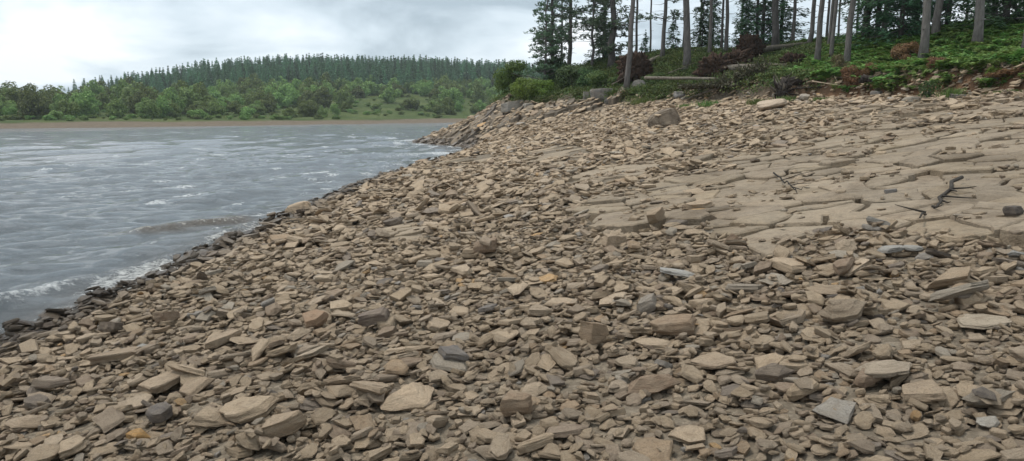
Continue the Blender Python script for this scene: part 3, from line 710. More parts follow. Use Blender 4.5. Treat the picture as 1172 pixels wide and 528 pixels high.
isp = np.array([pl[7] is not None for pl in placed]); score[isp] = 1e9
order = np.argsort(-score); hero = set(order[:300].tolist())
import re
SHORTS = []
for px, py, w, *_, lab in SPECIAL:
    p = hit(px, py); SHORTS.append((p[0], p[1], re.split(r' (?:in|at|beside|lying|right of|left of|near|just|resting|directly|standing|over|with|cut|above|below|next|half|rising|between|close|propped|of|slanting|leaning|across|pointing|tilted on|,) ', lab.replace(',', ' ,'))[0]))
USED = {}
def generic_label(x, y, tint, L, T):
    tone = 'dark' if sum(tint) < .58 else ('pale' if sum(tint) > .82 else 'tan'); form = 'flat' if T / L < .22 else ('thick' if T / L < .4 else 'chunky')
    size = 'large' if L > .3 else ('medium' if L > .2 else 'small')
    best = sorted(SHORTS, key=lambda q: (q[0] - x) ** 2 + (q[1] - y) ** 2)[:3]
    for bx, by, nm in best:
        dx, dy = x - bx, (y - by)
        rel = ('right of' if dx > 0 else 'left of') if abs(dx) > abs(dy) else ('behind' if dy > 0 else 'in front of')
        lb = f'{size} {tone} {form} stone in the rubble {rel} the {nm}'
        if lb not in USED: break
    USED[lb] = 1
    return lb, 'larger loose stones of the foreground rubble'
def hull_mesh(pts, seed):
    bm = bmesh.new()
    for p_ in pts: bm.verts.new(p_)
    bmesh.ops.convex_hull(bm, input=bm.verts); bmesh.ops.bevel(bm, geom=list(bm.edges), offset=.06, segments=2, affect='EDGES', clamp_overlap=True); bmesh.ops.triangulate(bm, faces=bm.faces)
    bmesh.ops.subdivide_edges(bm, edges=[e for e in bm.edges if e.calc_length() > .12], cuts=2, use_grid_fill=True); bmesh.ops.triangulate(bm, faces=bm.faces)
    V = np.array([v.co for v in bm.verts]); V = V + V / (np.linalg.norm(V, axis=1, keepdims=True) + 1e-6) * (.05 * fbm(V[:, 0] * 3, V[:, 1] * 3, V[:, 2] * 3, s=seed, o=4))[:, None]
    for v, c in zip(bm.verts, V): v.co = c
    me = bpy.data.meshes.new('boulder'); bm.to_mesh(me); bm.free(); smooth(me); me.set_sharp_from_angle(angle=R(30)); me.materials.append(M_STONE); return me
BOULDER = hull_mesh([(-.5, -.3, -.5), (-.5, -.3, -.05), (-.42, .3, .22), (-.3, -.34, .26), (.1, .3, .5), (.3, -.25, .46), (.44, .2, .44), (.5, -.2, .05), (.46, -.35, -.5), (.2, -.5, -.4), (-.2, -.5, -.3), (-.4, .4, -.5), (.45, .4, -.5)], 5)
hi_i = 0; GP = []
for i, (g, L, Wd, T, yaw, tint, wet, spc) in enumerate(placed):
    if i in hero:
        me = HI[(hi_i * 7 + (3 if spc else 0)) % len(HI)]; hi_i += 1
        if spc and spc[0] == 'boulder': me = BOULDER
        o = bpy.data.objects.new(spc[0] if spc else 'stone', me); COL.objects.link(o)
        o.location = g[:3]; o.rotation_mode = 'QUATERNION'; o.rotation_quaternion = rotm(g[3], g[4], yaw); o.scale = (L, Wd, T)
        o['tint'] = [float(c) * q for c, q in zip(tint, (1.52, 1.32, 1.14) if spc else (1, 1, 1))]; o['wet'] = float(wet)
        if spc: put(o, spc[1], 'boulder' if spc[0] == 'boulder' else 'stone', 'loose stones on the shore')
        else:
            lb, gr = generic_label(g[0], g[1], tint, L, T); put(o, lb, 'stone', gr)
    else:
        e_ = rotm(g[3], g[4], yaw).to_euler(); GP.append((*g[:3], e_.x, e_.y, e_.z, L, Wd, T, *tint, wet))
GP = np.array(GP)

def scatter(name, pts, rot, scl, meshes, extra, **props):
    me = mesh_np(name, pts, [np.zeros((0, 3), int)]) if False else bpy.data.meshes.new(name)
    me.vertices.add(len(pts)); me.vertices.foreach_set('co', np.asarray(pts, np.float32).ravel())
    attr(me, 'rot', rot, 'FLOAT_VECTOR'); attr(me, 'scl', scl, 'FLOAT_VECTOR'); attr(me, 'idx', rng.integers(0, len(meshes), len(pts)), 'INT')
    for k, v in extra.items(): attr(me, k, v, 'FLOAT_VECTOR' if np.ndim(v) == 2 else 'FLOAT')
    o = obj(name, me); put(o, **props)
    ng = bpy.data.node_groups.new(name, 'GeometryNodeTree'); ng.is_modifier = True
    ng.interface.new_socket('Geometry', in_out='INPUT', socket_type='NodeSocketGeometry'); ng.interface.new_socket('Geometry', in_out='OUTPUT', socket_type='NodeSocketGeometry')
    gi, go = ng.nodes.new('NodeGroupInput'), ng.nodes.new('NodeGroupOutput'); ip = ng.nodes.new('GeometryNodeInstanceOnPoints'); jn = ng.nodes.new('GeometryNodeJoinGeometry')
    for m_ in meshes:
        so = bpy.data.objects.new(name + '_shape', m_)          # a shape source, not linked to the scene
        oi = ng.nodes.new('GeometryNodeObjectInfo'); oi.inputs['Object'].default_value = so; oi.inputs['As Instance'].default_value = True
        ng.links.new(oi.outputs['Geometry'], jn.inputs[0])
    ip.inputs['Pick Instance'].default_value = True
    def na(nm, dt):
        n = ng.nodes.new('GeometryNodeInputNamedAttribute'); n.data_type = dt; n.inputs[0].default_value = nm; return n.outputs[0]
    ng.links.new(gi.outputs[0], ip.inputs['Points']); ng.links.new(jn.outputs[0], ip.inputs['Instance'])
    ng.links.new(na('idx', 'INT'), ip.inputs['Instance Index']); ng.links.new(na('scl', 'FLOAT_VECTOR'), ip.inputs['Scale'])
    er = ng.nodes.new('FunctionNodeEulerToRotation'); ng.links.new(na('rot', 'FLOAT_VECTOR'), er.inputs[0]); ng.links.new(er.outputs[0], ip.inputs['Rotation'])
    ng.links.new(ip.outputs[0], go.inputs[0])
    md = o.modifiers.new('scatter', 'NODES'); md.node_group = ng
    return o
scatter('rubble', GP[:, :3], GP[:, 3:6], GP[:, 6:9], LOW + HI, {'tint': GP[:, 9:12], 'wet': GP[:, 12]},
        label='brown angular stone rubble covering the whole shore', cat='rubble', kind='stuff')

# ------------------------------------------------------------------ foliage builders
def quads(C, U, V):
    """diamond leaves: centre, half length vector, half width vector"""
    n = len(C); P = np.empty((n, 4, 3)); P[:, 0] = C - U; P[:, 1] = C + V; P[:, 2] = C + U; P[:, 3] = C - V
    return P.reshape(-1, 3), np.arange(4 * n).reshape(n, 4)
def rdir(r, n):
    v = r.normal(size=(n, 3)); return v / np.linalg.norm(v, axis=1, keepdims=True)
def tube(P, rad, seg=8):
    P = np.asarray(P, float); n = len(P); V = []; T = np.gradient(P, axis=0); T /= np.linalg.norm(T, axis=1, keepdims=True) + 1e-9
    ref = np.array([0, 0, 1.0]) if abs(T[0][2]) < .9 else np.array([1.0, 0, 0])
    a = np.arange(seg) * 2 * np.pi / seg
    for p, t, rr in zip(P, T, rad):
        u = np.cross(t, ref); u /= np.linalg.norm(u) + 1e-9; v = np.cross(t, u)
        V.append(p + rr * (np.cos(a)[:, None] * u + np.sin(a)[:, None] * v))
    V.append(P[:1]); V.append(P[-1:]); V = np.concatenate(V)
    i = np.arange(seg); j = (i + 1) % seg
    Q = np.concatenate([np.stack([i + k * seg, j + k * seg, j + (k + 1) * seg, i + (k + 1) * seg], 1) for k in range(n - 1)])
    T3 = np.concatenate([np.stack([j, i, np.full(seg, n * seg)], 1), np.stack([i + (n - 1) * seg, j + (n - 1) * seg, np.full(seg, n * seg + 1)], 1)])
    return V, Q, T3
def merge(parts):
    V, Q, T = [], [], []; o = 0
    for v, q, t in parts:
        V.append(v); Q.append(q + o); T.append(t + o); o += len(v)
    return np.concatenate(V), [np.concatenate(Q), np.concatenate(T)]
def bush_mesh(name, seed, n, lumps, leaf, flat=.85, fill=.25, shape='round', asp=.55):
    """unit bush: radius about 1 in x y, height 0..1.6"""
    r = np.random.default_rng(seed)
    lc = []
    while len(lc) < lumps:
        p = r.uniform(-1, 1, 3)
        if (p ** 2).sum() < 1: lc.append(p)
    lc = np.array(lc); nl = np.linalg.norm(lc, axis=1, keepdims=True); lc = lc / (nl + 1e-6) * (.35 + .42 * r.random((lumps, 1)))
    lr = r.uniform(.26, .44, lumps)
    if shape == 'cone': lc[:, :2] *= (1 - .75 * (lc[:, 2:] * .5 + .5)); lr = lr * (1 - .5 * (lc[:, 2] * .5 + .5))
    k = r.integers(0, lumps, n); d = rdir(r, n); d[:, 2] = np.abs(d[:, 2]) * np.where(r.random(n) < .72, 1, -1)
    rad = lr[k] * np.where(r.random(n) < fill, r.random(n) ** .5, r.uniform(.85, 1.12, n))
    C = lc[k] + d * rad[:, None]; C[:, 2] = C[:, 2] * flat + .72 * flat
    C[:, 2] = np.maximum(C[:, 2], .01 + .1 * r.random(n))
    nr = d + .7 * rdir(r, n); nr /= np.linalg.norm(nr, axis=1, keepdims=True)
    t = np.cross(nr, rdir(r, n)); t /= np.linalg.norm(t, axis=1, keepdims=True) + 1e-9; b = np.cross(nr, t)
    s = leaf * r.uniform(.6, 1.3, (n, 1))
    V, Q = quads(C, t * s, b * s * asp)
    return mesh_np(name, V, [Q])
def conifer_mesh(name, seed, n, leaf, rad=.20, tiers=16, droop=.25, start=.06):
    """unit conifer: height 1"""
    r = np.random.default_rng(seed); C, U = [], []
    for k in range(tiers):
        h = start + (1 - start) * (k + r.uniform(0, .6)) / tiers; R0 = rad * (1 - h) ** 1.0 * r.uniform(.75, 1.15) + .008
        nb = max(4, int(r.integers(6, 10) * (1 - .4 * h)))
        for a in np.arange(nb) * 6.283 / nb + r.uniform(0, 6):
            L = R0 * r.uniform(.65, 1.2); m = max(2, int(n / tiers / nb)); t = np.linspace(.15, 1, m) ** .8
            C.append(np.stack([np.cos(a) * L * t, np.sin(a) * L * t, h - droop * L * t ** 1.5 + .0 * t], 1) + r.normal(0, .010, (m, 3)))
            U.append(np.tile([math.cos(a), math.sin(a), -droop], (m, 1)) + r.normal(0, .45, (m, 3)))
    C = np.concatenate(C); U = np.concatenate(U); U /= np.linalg.norm(U, axis=1, keepdims=True)
    W = np.cross(U, rdir(r, len(U))); W /= np.linalg.norm(W, axis=1, keepdims=True) + 1e-9
    s = leaf * r.uniform(.6, 1.3, (len(C), 1)) * (1.15 - .88 * C[:, 2:])
    V, Q = quads(C, U * s, W * s * .5)
    return mesh_np(name, V, [Q])

# ------------------------------------------------------------------ far hillside trees
def with_trunk(me, r0, h, mats):
    """adds a short trunk to a unit tree mesh (far trees show no parts)"""
    v, q, t = tube([(0, 0, -.12), (0, 0, h * .5), (0, 0, h)], [r0, r0 * .8, r0 * .3], 6)
    bm = bmesh.new(); bm.from_mesh(me); vs_ = [bm.verts.new(c) for c in v]
    for f in list(q) + list(t): bm.faces.new([vs_[i] for i in f]).material_index = 1
    bm.to_mesh(me); bm.free()
    for m_ in mats: me.materials.append(m_)
    return me
CON = [with_trunk(conifer_mesh('far_conifer', 300 + i, 900, .05, rad=.19 + .035 * (i % 3), tiers=15 + i), .012, .9, [M_FARCON, M_BARK]) for i in range(6)]
BRD = [with_trunk(bush_mesh('far_broadleaf', 320 + i, 2600, 16 + 3 * i, .085, flat=.95 + .08 * i), .04, .7, [M_BROAD, M_BARK]) for i in range(6)]
SHB = [with_trunk(bush_mesh('far_shrub', 340 + i, 2000, 13 + 2 * i, .085, flat=.72), .04, .5, [M_BROAD, M_BARK]) for i in range(4)]
def px_of(X, Y, Z):
    dep = Y * math.cos(PITCH) - (Z - EYE) * math.sin(PITCH); up = Y * math.sin(PITCH) + (Z - EYE) * math.cos(PITCH)
    return CX + F_PX * X / dep, CY - F_PX * up / dep
MEADOW = [(-47, 196), (-25, 206), (-24, 250), (-30, 300), (-62, 300), (-62, 240)]
con_pts = []; br_pts = []
fr = np.random.default_rng(55)
gu, gd = np.meshgrid(np.arange(-120, 420, 4.0), np.arange(20, 245, 4.4)); gu = gu.ravel() + fr.uniform(-1.6, 1.6, gu.size); gd = gd.ravel() + fr.uniform(-1.9, 1.9, gd.size)
# walk inland from the line (-88,129) -> direction (.652,.758), normal (-.758,.652)
X = -88 + gu * .652 - gd * .758; Y = 129 + gu * .758 + gd * .652
Z, D, I, U_ = far_z(X, Y)
mead = inside(MEADOW, X, Y); nz = fbm(X / 40, Y / 40, s=31)
edge = np.interp(U_, [-80, 80, 100, 126, 150, 200, 300], [400, 400, 165, 122, 112, 106, 96]) + 26 * nz
iscon = I & (D > edge) & ~(mead & (D < 92)) & (fr.random(len(X)) < .85)
for i in np.where(iscon)[0]:
    h = fr.uniform(7.2, 12.8) * (1 + .12 * nz[i]) * float(np.interp(U_[i], [85, 150], [.62, 1])); con_pts.append((X[i], Y[i], Z[i], h))
nb2 = fbm(X / 14, Y / 14, s=33)
pb = np.where(D < 13, .012, np.where(D < 30, .22, .32)) * np.where(mead, .16, 1) * np.clip(1 + 1.1 * nb2, .1, 2)
isb = I & (D < np.minimum(edge + 14, 130)) & (D > 10) & (fr.random(len(X)) < pb)
for i in np.where(isb)[0]:
    big = ss((D[i] - 14) / 40); w = fr.uniform(1.3, 2.4) + float(big) * fr.uniform(.2, 2.2); br_pts.append((X[i], Y[i], Z[i], w, D[i]))
ue = fr.uniform(-110, 330, 2600); de = 9.5 + 95 * fr.random(2600) ** 1.3
UX, UY = -88 + ue * .652 - de * .758, 129 + ue * .758 + de * .652; UZ, UD, UI, _u = far_z(UX, UY)
ku = UI & (UD > 9) & (fr.random(2600) < np.clip(.55 + 1.2 * fbm(UX / 9, UY / 9, s=37), .05, 1)) & (fr.random(2600) < np.where(inside(MEADOW, UX, UY), .35, 1)); UND = np.stack([UX, UY, UZ], 1)[ku]; UW = fr.uniform(.35, 1.15, len(UND))
HAND = [(228, 136, 12), (283, 136, 13), (66, 135, 9), (14, 137, 9), (8, 134, 12), (198, 130, 10), (258, 128, 14), (153, 130, 8), (172, 124, 14), (470, 126, 12), (397, 128, 7), (430, 128, 9), (497, 128, 12), (448, 118, 14), (374, 112, 9), (312, 128, 9), (344, 122, 8)]
for px, py, w in HAND:
    rr = ray(px, py); t = np.linspace(100, 330, 3000) / rr[1]; zz = far_z(rr[0] * t, rr[1] * t)[0]; k = np.where(EYE + rr[2] * t < zz)[0]
    if len(k):
        k = k[0]; p = (rr[0] * t[k], rr[1] * t[k], zz[k]); br_pts.append((*p, w * p[1] / F_PX * .95, 12.0))
con_pts = np.array(con_pts); br_pts = np.array(br_pts)
def in_view(P, m=40):
    px = np.array([px_of(*p[:3])[0] for p in P]); return (px > -m) & (px < 760 + m)
def far_things(P, shapes_of, n_max, name, label_of, cat, group, size_of):
    vis = in_view(P); dist = np.hypot(P[:, 0], P[:, 1]); sc = np.where(vis, P[:, 3] / dist, -1)
    front = np.argsort(-sc)
    use = front[:n_max]; use = use[sc[use] > 0]
    for q in use:
        me = shapes_of(P[q]); o = bpy.data.objects.new(name, me); COL.objects.link(o)
        o.location = P[q][:3]; o.rotation_euler = (0, 0, fr.uniform(0, 6.28)); s = size_of(P[q]); o.scale = s
        put(o, label_of(P[q]), cat, group)
    rest = np.setdiff1d(np.arange(len(P)), use)
    return rest[vis[rest]] if True else rest
def side_word(p):
    px = px_of(*p[:3])[0]
    return ['far left end', 'left end', 'left quarter', 'part left of the middle', 'middle', 'part right of the middle', 'right quarter', 'right end by the headland'][int(max(0, min(7, px // 70)))]
rc_ = far_things(con_pts, lambda p: CON[fr.integers(0, len(CON))], 300, 'conifer_tree',
                 lambda p: f'dark pointed conifer across the water, {side_word(p)} of the hill', 'tree', 'conifers of the far plantation', lambda p: (p[3] * fr.uniform(.85, 1.15),) * 2 + (p[3],))
cp = con_pts[rc_]; n_ = len(cp)
scatter('conifer_wood', cp[:, :3], np.c_[np.zeros((n_, 2)), fr.uniform(0, 6.28, n_)], np.c_[cp[:, 3], cp[:, 3], cp[:, 3]], CON, {}, label='dense conifer plantation massed on the far hill', cat='wood', kind='stuff')
rb_ = far_things(br_pts, lambda p: (SHB if p[4] < 16 or p[3] < 1.8 else BRD)[fr.integers(0, 4)], 300, 'broadleaf_tree',
                 lambda p: ('round green shrub on the far shore, ' if p[4] < 16 else ('bushy green tree on the lower far slope, ' if p[4] < 45 else 'bushy green tree below the conifers, ')) + side_word(p) + ' of the hill',
                 'tree', 'bushes and broadleaf trees on the far slope', lambda p: (p[3], p[3] * fr.uniform(.85, 1.15), p[3] * fr.uniform(.85, 1.15)))
if len(rb_):
    bp = br_pts[rb_]; n_ = len(bp)
    scatter('scrub_wood', bp[:, :3], np.c_[np.zeros((n_, 2)), fr.uniform(0, 6.28, n_)], np.c_[bp[:, 3], bp[:, 3], bp[:, 3]], BRD, {}, label='green scrub filling the far slope between the trees', cat='scrub', kind='stuff')

n_ = len(UND); scatter('undergrowth', UND, np.c_[np.zeros((n_, 2)), fr.uniform(0, 6.28, n_)], np.c_[UW * 1.3, UW * 1.1, UW * .8], SHB, {}, label='low scrub and rushes dotting the far grass', cat='scrub', kind='stuff')
# ------------------------------------------------------------------ near pines and spruces
def pine_parts(seed, H, r0, start, nbr, Lm, dens=1.0, dead=10, layered=True, bend=.25):
    r = np.random.default_rng(seed); n = 12; zs = np.linspace(-.4, H, n)
    cxy = np.stack([bend * np.sin(zs / H * 2.2 + r.uniform(0, 6)) + .04 * r.normal(size=n), bend * np.cos(zs / H * 1.7 + r.uniform(0, 6)) + .04 * r.normal(size=n)], 1); cxy -= cxy[0]
    P = np.c_[cxy, zs]; rad = r0 * (1 - .8 * np.clip(zs / H, 0, 1)) * (1 + .45 * np.exp(-np.clip(zs + .1, 0, 9) / .25))
    parts = [tube(P, rad, 10)]; C, U = [], []
    def trunk_at(z): return np.array([np.interp(z, zs, P[:, 0]), np.interp(z, zs, P[:, 1]), z])
    for k in range(dead):
        z = r.uniform(.08, max(start, .3) + .1) * H; a = r.uniform(0, 6.28); L = r.uniform(.3, 1.3); b = trunk_at(z)
        tip = b + np.array([math.cos(a) * L, math.sin(a) * L, r.uniform(-.1, .25) * L]); mid = (b + tip) / 2 + r.normal(0, .05, 3)
        parts.append(tube([b, mid, tip], [.022, .015, .005], 5))
    lay = np.linspace(start, .99, max(4, int((1 - start) * H / 1.15))) if layered else None
    for k in range(nbr):
        hf = (lay[r.integers(0, len(lay))] + r.normal(0, .03)) if layered else r.uniform(start, .98); hf = min(hf, .985); z = hf * H; a = r.uniform(0, 6.28)
        L = Lm * (1.05 - .75 * max(0, hf - start) / (1 - start)) * r.uniform(.55, 1.15); b = trunk_at(z); m = 6
        t = np.linspace(0, 1, m); up = r.uniform(.0, .28)
        bp_ = b + np.stack([np.cos(a) * L * t, np.sin(a) * L * t, L * (up * t - .12 * t * t) + .05 * np.sin(t * 5 + a)], 1) + np.r_[[[0, 0, 0]], r.normal(0, .05, (m - 1, 3))]
        parts.append(tube(bp_, .035 * (1 - .85 * t) * min(1.4, L / 1.4), 5))
        nt_ = int(7.5 * dens * L * r.uniform(.5, 1.3))
        for q in range(nt_):
            tt = r.uniform(.28, 1.0); c = np.array([np.interp(tt, t, bp_[:, i]) for i in range(3)]) + np.array([r.normal(0, .24), r.normal(0, .24), r.uniform(-.12, .24)])
            k2 = 9; d = rdir(r, k2); d[:, 2] = np.abs(d[:, 2]) * .8 + .05
            C.append(c + d * .10 + r.normal(0, .05, (k2, 3))); U.append(d)
    C = np.concatenate(C); U = np.concatenate(U)
    W = np.cross(U, rdir(r, len(U))); W /= np.linalg.norm(W, axis=1, keepdims=True) + 1e-9
    s = r.uniform(.09, .17, (len(C), 1)); V, Q = quads(C, U * s, W * .036)
    tm = mesh_np('trunk', *merge(parts)); smooth(tm); tm.materials.append(M_BARK)
    cm = mesh_np('crown', V, [Q]); cm.materials.append(M_PINE)
    return tm, cm
def spruce_parts(seed, H, r0, Rm, start=.04, dens=1.0):
    r = np.random.default_rng(seed); parts = [tube([(0, 0, -.3), (.02, 0, H * .5), (0, 0, H)], [r0, r0 * .55, .01], 8)]; C, U, S = [], [], []
    z = start * H
    while z < H * .99:
        f = z / H; L0 = Rm * (1 - f) ** .85 + .12; nb = int(r.integers(5, 9))
        for a in np.arange(nb) * 6.283 / nb + r.uniform(0, 6):
            L = L0 * r.uniform(.6, 1.15); m = 5; t = np.linspace(0, 1, m); a2 = a + r.normal(0, .25); dz_ = r.normal(0, .16); dr_ = r.uniform(.1, .5)
            bp_ = np.stack([np.cos(a2) * L * t, np.sin(a2) * L * t, z + dz_ - dr_ * L * t + .22 * L * t ** 3], 1)
            parts.append(tube(bp_, .02 * (1 - .8 * t) + .003, 4))
            k = int(27 * L * dens) + 4; tt = r.uniform(.12, 1, k) ** .75; side = r.uniform(-1, 1, k) * .30 * L * (1.08 - tt)
            c = np.stack([np.interp(tt, t, bp_[:, i]) for i in range(3)], 1) + np.stack([-np.sin(a2) * side, np.cos(a2) * side, -np.abs(side) * .45 - r.uniform(-.05, .22, k)], 1)
            d = np.stack([np.cos(a2) + -np.sin(a2) * np.sign(side) * .8, np.sin(a2) + np.cos(a2) * np.sign(side) * .8, np.full(k, -.35)], 1) + r.normal(0, .25, (k, 3))
            C.append(c); U.append(d / np.linalg.norm(d, axis=1, keepdims=True))
        z += r.uniform(.20, .34) * (1 + .25 * (H > 7))
    C = np.concatenate(C); U = np.concatenate(U); W = np.cross(U, np.array([0, 0, 1.0]) + .5 * rdir(r, len(U))); W /= np.linalg.norm(W, axis=1, keepdims=True) + 1e-9
    s = r.uniform(.10, .19, (len(C), 1)); V, Q = quads(C, U * s, W * s * .32)
    tm = mesh_np('trunk', *merge(parts)); smooth(tm); tm.materials.append(M_BARK)
    cm = mesh_np('crown', V, [Q]); cm.materials.append(M_SPRUCE)
    return tm, cm
PINES = {'full': [pine_parts(1, 13, .19, .14, 78, 2.3), pine_parts(2, 12, .19, .11, 80, 2.2)],
         'small': [pine_parts(3, 10, .11, .13, 58, 2.1), pine_parts(4, 11, .11, .2, 54, 1.9)],
         'mid': [pine_parts(5, 14, .18, .27, 60, 2.2, dead=22), pine_parts(6, 14, .18, .33, 56, 2.3, dead=22)],
         'bare': [pine_parts(7, 17, .19, .52, 46, 2.4, dead=16), pine_parts(8, 16, .19, .48, 46, 2.5, dead=20), pine_parts(9, 17, .19, .56, 44, 2.2, dead=9)]}
NOM = {'full': .19, 'small': .11, 'mid': .18, 'bare': .19}
SPR = {'tall': [spruce_parts(11, 11, .16, 2.6), spruce_parts(12, 10, .15, 2.4)], 'mid': [spruce_parts(13, 6, .09, 1.7), spruce_parts(14, 5.2, .08, 1.5)], 'young': [spruce_parts(15, 2.6, .04, .85)]}
def plant_tree(name, parts, p, rz, sxy, sz, lean, label, cat, group):
    t = empty(name, p, 0); t.rotation_mode = 'QUATERNION'
    t.rotation_quaternion = Quaternion((0, 1, 0), lean[0]) @ Quaternion((1, 0, 0), lean[1]) @ Quaternion((0, 0, 1), rz)
    t.scale = (1, 1, 1)
    for nm, m_ in zip(('trunk', 'crown'), parts):
        o = obj(nm, m_, None, t); o.scale = (sxy if nm == 'trunk' else 1.0, sxy if nm == 'trunk' else 1.0, sz)
    put(t, label, cat, group); return t
TREES = [(621, 61, 3.4, 'small', 0, 'slender pine with layered needles, nearest the water on the headland'), (632, 63, 5.2, 'full', 0, 'pine with layered branches beside the slender headland pine'),
 (652, 65, 5.2, 'mid', 0, 'straight pine with sparse side branches, third from the water'), (679, 62, 3.2, 'small', 0, 'thin dark pine with needles low on its stem, before the thick twin pine'),
 (693, 66, 4, 'mid', 0, 'thinner stem close against the thick needled pine'), (700, 60, 8.5, 'full', 0, 'thick pine with green branches over its trunk near the uprooted headland plate'),
 (717, 50, 6.5, 'bare', 1.2, 'leaning bare pine trunk standing on the rocky bank edge before a root plate'), (728, 62, 3, 'bare', 0, 'thin bare pine right behind the leaning trunk'),
 (757, 56, 5, 'mid', .8, 'lone pine with thin side twigs right of the headland root plate'), (782, 58, 3, 'bare', 0, 'thin pine touching the left side of a thick grey trunk'),
 (786, 50, 8.5, 'bare', 0, 'thick grey pine trunk left of the big root plates'), (812, 52, 4, 'bare', 0, 'straight bare pine above the wide reddish root plate'),
 (825, 57, 3, 'bare', 0, 'very thin pine, left of a close pair above the wide root plate'), (831, 55, 4.5, 'bare', 0, 'pine, right of a close pair above the wide root plate'),
 (866, 57, 4, 'mid', 0, 'pine stem among the spruces behind the tall root plate'), (887, 52, 8, 'bare', 0, 'thick trunk partly hidden by the spruces behind the tall root plate'),
 (907, 53, 4, 'bare', 0, 'bare thin pine with clear sky on both sides'), (924, 50, 5, 'mid', 1, 'pine with twigs left of the leaning trunk group'),
 (935, 41, 6.3, 'bare', 3, 'leaning grey trunk in the bracken, left of the close trunk group'), (945.5, 54, 3, 'bare', 0, 'thin far pine behind the leaning trunk group'),
 (948, 46, 4, 'bare', 2, 'leaning trunk, left of a crossing pair in the bracken'), (951, 42, 4.3, 'bare', 2.5, 'leaning trunk, right of a crossing pair in the bracken'),
 (968, 38, 7, 'bare', 1, 'grey trunk rising from bracken above the dead brown brush'), (990, 45, 8, 'bare', 0, 'trunk at the left edge of the big dark spruces'),
 (1011, 43, 6, 'bare', 0, 'trunk half hidden in the big dark spruces'), (1055, 34, 9, 'bare', .6, 'stout grey trunk beside the rust-brown bracken heap'),
 (1071, 39, 8.5, 'bare', 0, 'trunk behind the stout grey trunk, shaded by spruces'), (1103, 47, 3.2, 'mid', 1, 'thin distant pine against the sky left of the thickest trunk'),
 (1117, 34, 10, 'bare', .8, 'thickest grey trunk on the fern bank towards the right'), (1137, 42, 6, 'bare', 0, 'trunk between the thickest trunk and the right spruce'),
 (1170, 27, 6.5, 'bare', .3, 'pine trunk at the right picture edge on the fern bank'),
 (642, 72, 3, 'mid', 0, 'thin background pine between the headland pines'), (744, 70, 2.4, 'bare', 0, 'thin background pine right of the headland root plate'),
 (800, 70, 2.6, 'bare', 0, 'thin background pine by the small spruce'), (848, 68, 2.6, 'bare', 0, 'thin background pine left of the tall root plate'), (957, 64, 2.6, 'mid', 0, 'thin background pine with twigs behind the crossing pair'),
 (980, 60, 2.8, 'bare', 0, 'thin background pine right of the grey trunk above the dead brush')]
for k, (px, Y_, wpx, st, lean, lab) in enumerate(TREES):
    p = ground_at(px, Y_); v = PINES[st][k % len(PINES[st])]; dia = wpx * mpp(p)
    plant_tree('pine_tree', v, p, k * 2.4, dia / (2 * NOM[st]) * 1.05, 1 + .1 * math.sin(k * 3.1), (R(lean), R(random.uniform(-.8, .8))), lab, 'tree', 'pines on the bank')
SPRUCES = [(872, 56, 'tall', 'tall spruce behind the upright root plate'), (852, 60, 'mid', 'spruce left of the tall spruce behind the upright root plate'), (893, 58, 'tall', 'spruce right of the tall spruce behind the upright root plate'),
 (803, 62, 'mid', 'spruce between the thick grey trunk and the wide root plate'), (770, 58, 'young', 'young spruce left of the thick grey trunk'), (690, 64, 'mid', 'spruce behind the thick needled pine on the headland'),
 (1003, 44, 'tall', 'broad dark spruce, leftmost of the big ones on the bank'), (1030, 41, 'tall', 'broad dark spruce behind the rust-brown bracken heap'), (1048, 46, 'tall', 'dark spruce behind the stout grey trunk'),
 (1084, 43, 'tall', 'spruce with its side open to the sky, right of the stout grey trunk'), (1150, 37, 'tall', 'green spruce right of the thickest trunk'), (1172, 40, 'tall', 'spruce at the right picture edge'), (1128, 50, 'mid', 'spruce behind the thickest trunk'),
 (738, 66, 'young', 'young spruce right of the headland root plate'), (815, 66, 'mid', 'spruce far behind the wide root plate')]
for k, (px, Y_, st, lab) in enumerate(SPRUCES):
    v = SPR[st][k % len(SPR[st])]; plant_tree('spruce_tree', v, ground_at(px, Y_), k * 1.9, 1, 1 + .12 * math.sin(k * 2.3), (0, 0), lab, 'tree', 'spruces on the bank')

# ------------------------------------------------------------------ shrubs on the headland and bank
def shrub(px, Y_, w, h, mtl, seed, lab, n=4200, leaf=.06, name='shrub', dz=0.0, cat='shrub', group=None, asp=.5, shape='round'):
    p = ground_at(px, Y_); wm, hm = w * mpp(p), h * mpp(p)
    t = empty(name, (p.x, p.y, p.z + dz)); me = bush_mesh('foliage', seed, n, 14, leaf, fill=.35, asp=asp, shape=shape); me.materials.append(mtl)
    o = obj('foliage', me, None, t); o.scale = (wm / 2, wm / 2 * .85, hm / 1.45)
    r = np.random.default_rng(seed); st = []
    for k in range(7):
        a = r.uniform(0, 6.28); q = np.array([math.cos(a) * wm * .25, math.sin(a) * wm * .2, hm * r.uniform(.4, .75)]); st.append(tube([(0, 0, -.1), q * .5 + r.normal(0, .04, 3), q], [.03, .02, .008], 5))
    me = mesh_np('stem', *merge(st)); obj('stem', me, M_TWIG, t)
    put(t, lab, cat, group); return t
shrub(603, 58.8, 46, 32, M_GORSE, 401, 'bright yellow-green bush at the tip of the headland bank', 5200, .055)
shrub(584, 65, 44, 44, M_OLIVE, 402, 'taller olive-green bush behind the bright yellow-green bush', 5200, .055)
shrub(622, 57.8, 30, 22, M_GORSE, 410, 'smaller bright green bush right against the bright headland bush', 3600, .06)
shrub(654, 57.5, 58, 36, M_DKBUSH, 403, 'wide dull green bush on the bank below the headland pines', 6000, .05)
shrub(636, 62, 40, 34, M_DKBUSH, 404, 'dull green bush between the bright bush and the pine stems', 4200, .06)
shrub(690, 53.5, 40, 24, M_HEATH, 405, 'low dark bush over the grey bank rocks left of the leaning trunk', 4200, .06)
shrub(672, 56, 36, 28, M_DKBUSH, 406, 'dark bush right of the wide dull green bush', 4200, .06)
